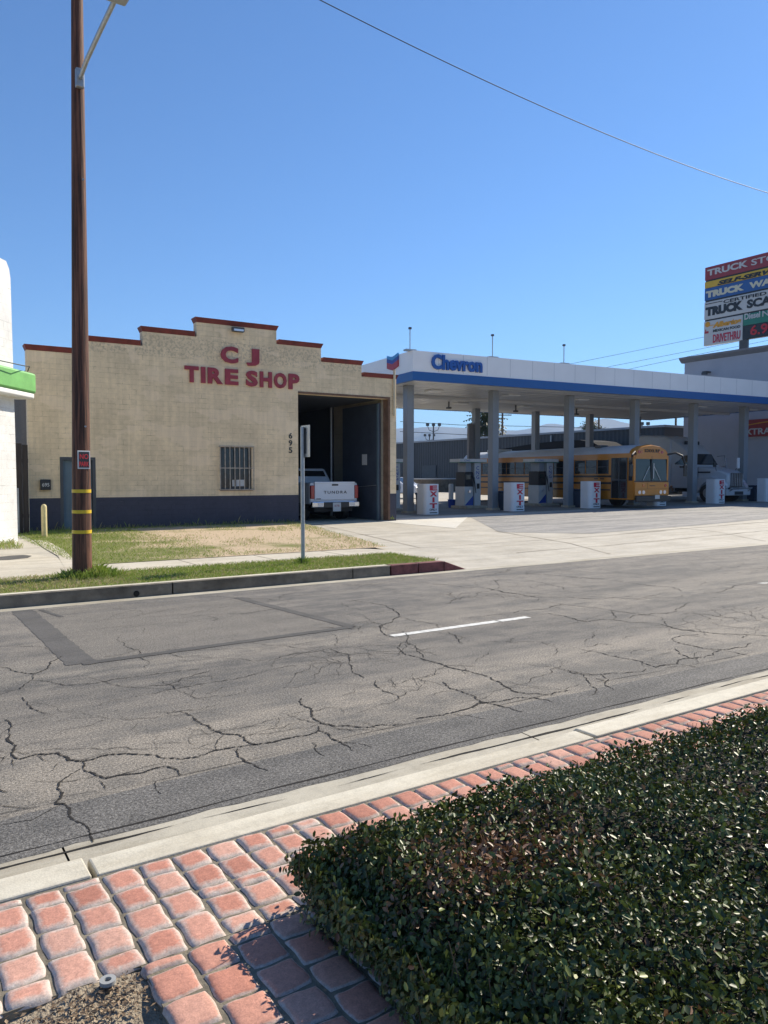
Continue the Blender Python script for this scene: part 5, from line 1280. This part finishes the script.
text('lettering', 'No.2', M['sign_white'], P6, (zup(625, 0)[0], -.001, zup(455, 727)[1]-.3), (1, 0, 0), (0, 0, 1), 1.5, zup(455, 672)[1]-zup(455, 727)[1], .03, .01)
P7 = panel('price_panel', M['black_paint'], 852, 980, ux5+.03, Wp)
word(P7, '6.9', M['led'], 510, 680, 880, 790, 520, 0, -.0)
MB().box(uL+3.1, uL+3.75, .02, .30, -.3, zr(980)-.002).box(uL+Wp-1.4, uL+Wp-.75, .02, .3, -.3, zr(980)-.002).build('pole', M['dark_grey'], pyl)

# ------------------------------------------------------------------ skyline things
def palm(x, y, zb, h, label):
    t_ = thing('palm_tree', label, 'palm tree', (x, y, zb)); MB().tube([(0, 0, 0), (.1, 0, h*.5), (0, .1, h)], [.35, .26, .22], 12).build('trunk', M['bark'], t_, smooth='auto')
    P, Nn, Sz, Hu = [], [], [], []; mb = MB(); hu_ = []
    for k in range(90):
        a = rnd.uniform(0, 6.28); el = rnd.uniform(-.9, 1.3); L = rnd.uniform(2.4, 3.3); p = Vector((0, 0, h-1.2)); d = Vector((math.cos(a)*math.cos(el), math.sin(a)*math.cos(el), math.sin(el)))
        for s_ in range(9):
            q = p+d*(L/9); sd_ = d.cross(Vector((0, 0, 1))).normalized(); wd = .42*math.sin(math.pi*(s_+1)/10)+.04
            for sg in (-1, 1):
                k0 = len(mb.v); tip = (p+q)/2+sd_*sg*wd+Vector((0, 0, -.12-wd*.3))
                mb.v += [tuple(p), tuple(q), tuple(tip)]; mb.f.append((k0, k0+1, k0+2)); hu_ += [rnd.random()]*3
            p = q; d = (d+Vector((0, 0, -.13))).normalized()
    mb.build('crown', M['tree_leaf'], t_, attrs={'hue': hu_}); return t_
def tree(x, y, zb, h, r, label, nleaf=2600):
    t_ = thing('broadleaf_tree', label, 'tree', (x, y, zb)); mb = MB(); mb.tube([(0, 0, 0), (.1, 0, h*.35), (0, 0, h*.7)], [.22, .17, .08], 10)
    cl = []
    for k in range(11):
        a = rnd.uniform(0, 6.28); rr_ = r*rnd.uniform(.2, .85); c = Vector((math.cos(a)*rr_, math.sin(a)*rr_, h*rnd.uniform(.5, .93))); cl.append((c, r*rnd.uniform(.25, .45)))
        mb.tube([(0, 0, h*rnd.uniform(.3, .55)), tuple(c*.6+Vector((0, 0, h*.2))), tuple(c)], [.08, .05, .02], 6)
    mb.build('trunk', M['bark'], t_)
    P = []; Nn = []; Hu = []
    for k in range(nleaf):
        c, q = rnd.choice(cl); v_ = Vector((rnd.gauss(0, 1), rnd.gauss(0, 1), rnd.gauss(0, 1))).normalized()*q*rnd.uniform(.4, 1.15); P.append(c+v_); Nn.append(v_+Vector((0, 0, .3))); Hu.append(rnd.random())
    V, Fc, hu = leafcloud(np.array([tuple(p) for p in P]), np.array([tuple(p) for p in Nn]), rs.uniform(.10, .2, len(P)), np.array(Hu))
    fast_mesh('crown', V, Fc, hu, M['tree_leaf'], t_); return t_
def far(px, py, d):  # bearing + distance along camera axis -> x, y, height
    r_ = ray(px, py); return (r_[0]*d, r_[1]*d, H+r_[2]*d)
x, y, z = far(486, 419, 96); palm(x, y, 0, z+.6, 'bushy palm rising behind the warehouse roof, left of the second column')
x, y, z = far(594, 417, 100); tree(x, y, 0, z, 2.6, 'thin-leaved tree rising above the trailer behind the bus')
x, y, z = far(520, 440, 104); tree(x, y, 0, z, 2.0, 'low dark tree just above the warehouse roof right of the palms')
def upole(px, py, d, label, arms):
    x, y, z = far(px, py, d); t_ = thing('power_pole', label, 'utility pole', (x, y, 0), YAW-math.pi/2)
    MB().tube([(0, 0, 0), (0, 0, z)], [.15, .10], 10).build('shaft', M['bark'], t_)
    for i, dz in enumerate(arms): MB().box(-1.0, 1.0, -.05, .05, z-dz, z-dz+.1).build('crossarm', M['bark'], t_)
    return x, y, z
upole(502.5, 411, 85, 'dark power pole right of the palms, seen under the canopy', (.5,))
upole(599, 410, 90, 'dark power pole in front of the thin-leaved tree', (.6,))
upole(676, 412, 80, 'slim dark power pole seen left of the grey store building', ())
def lamp(px, py, d, label):
    x, y, z = far(px, py, d); t_ = thing('lot_lamp', label, 'street lamp', (x, y, 0), YAW-math.pi/2, 'parking lot lamps behind the canopy'); MB().tube([(0, 0, 0), (0, 0, z)], [.1, .07], 8).build('pole', M['dark_grey'], t_)
    for s_ in (-1, 0, 1):
        MB().tube([(0, 0, z-.9), (s_*.45, 0, z-.75), (s_*.62, 0, z-.3)] if s_ else [(0, 0, z-.5), (0, 0, z-.2)], .035, 6).build('arm', M['dark_grey'], t_)
        MB().box(s_*.62-.17, s_*.62+.17, -.12, .12, z-.32, z).build('lamp_head', M['dark_grey'], t_, bevel=.04)
lamp(433.5, 423, 80, 'three-headed dark parking lot lamp seen right of the first column'); lamp(429.5, 434, 105, 'smaller lot lamp behind the three-headed one'); lamp(642, 422, 78, 'dark lot lamp seen right of the fourth column')
def wires(ls, d, label, r=.03):
    for i, pts in enumerate(ls):
        P3 = [far(px, py, d*(1+.0*i)) for px, py in pts]; out = []
        for a, b_ in zip(P3[:-1], P3[1:]):
            for k in range(10): out.append(tuple(Vector(a).lerp(Vector(b_), k/10)))
        out.append(P3[-1]); o = MB().tube(out, r, 5).build('power_line', M['wire']); tag(o, label[i], 'cable', 'power lines behind the fuel station')
wires([[(400, 421.5), (460, 425), (560, 427), (640, 430), (700, 436)], [(400, 431.5), (470, 435), (560, 434.5), (640, 434.5), (700, 435.5)]], 88, ['upper power line crossing behind the canopy', 'lower power line crossing behind the canopy'])
wires([[(500, 372), (570, 364), (704, 337), (900, 297)], [(560, 380), (610, 366.5), (700, 349), (900, 309)], [(560, 385), (625, 370), (700, 354), (900, 314)]], 95,
      ['highest thin wire rising to the pylon sign above the canopy', 'middle thin wire above the canopy roof', 'lowest thin wire above the canopy roof'], .022)

# mountains
ridge = [(-400, 440), (0, 436), (300, 432), (415, 428), (440, 426.5), (480, 429), (520, 431), (545, 424.5), (555, 424), (575, 428), (595, 421), (603, 418), (612, 420), (631, 424.5), (642, 426), (658, 427.5), (670, 425.5), (690, 428), (768, 424), (1000, 436), (1500, 440)]
mb = MB(); D = 4600; cols = []
xs_ = np.linspace(-400, 1500, 260); rx = [a for a, _ in ridge]; ry = [b_ for _, b_ in ridge]
for i, px in enumerate(xs_):
    py = np.interp(px, rx, ry)+rnd.uniform(-.35, .35)
    for k, (dd, hh) in enumerate(((.80, -.02), (.86, .18), (.91, .42), (.95, .70), (1.0, 1.0), (1.1, .6))):
        r_ = ray(px, 477); h = (477-py)/F*D
        hh2 = hh*(1+.12*math.sin(i*.9+k*2.1)*(k < 4))+(.05*math.sin(i*.37+k) if k in (1, 2, 3) else 0)
        mb.v.append((r_[0]*D*dd, r_[1]*D*dd, H+h*hh2 if hh > 0 else -5))
for i in range(len(xs_)-1):
    for k in range(5): a = i*6+k; mb.f.append((a, a+6, a+7, a+1))
struct(mb.build('hills', M['mountain'], smooth=True))
# haze
hz = MB().box(-6500, 9500, -6500, 9500, -7, 420).build('haze', None) if False else None
m = bpy.data.materials.new('haze'); m.use_nodes = True; t = m.node_tree; t.nodes.remove(t.nodes['Principled BSDF'])
pv = t.nodes.new('ShaderNodeVolumePrincipled'); pv.inputs['Density'].default_value = .00016; pv.inputs['Color'].default_value = (.46, .68, 1, 1); pv.inputs['Anisotropy'].default_value = .1
t.links.new(pv.outputs[0], t.nodes['Material Output'].inputs['Volume'])
hz = MB().box(-6600, 9600, -6600, 9600, -7, 400).build('haze', m); hz['kind'] = 'stuff'
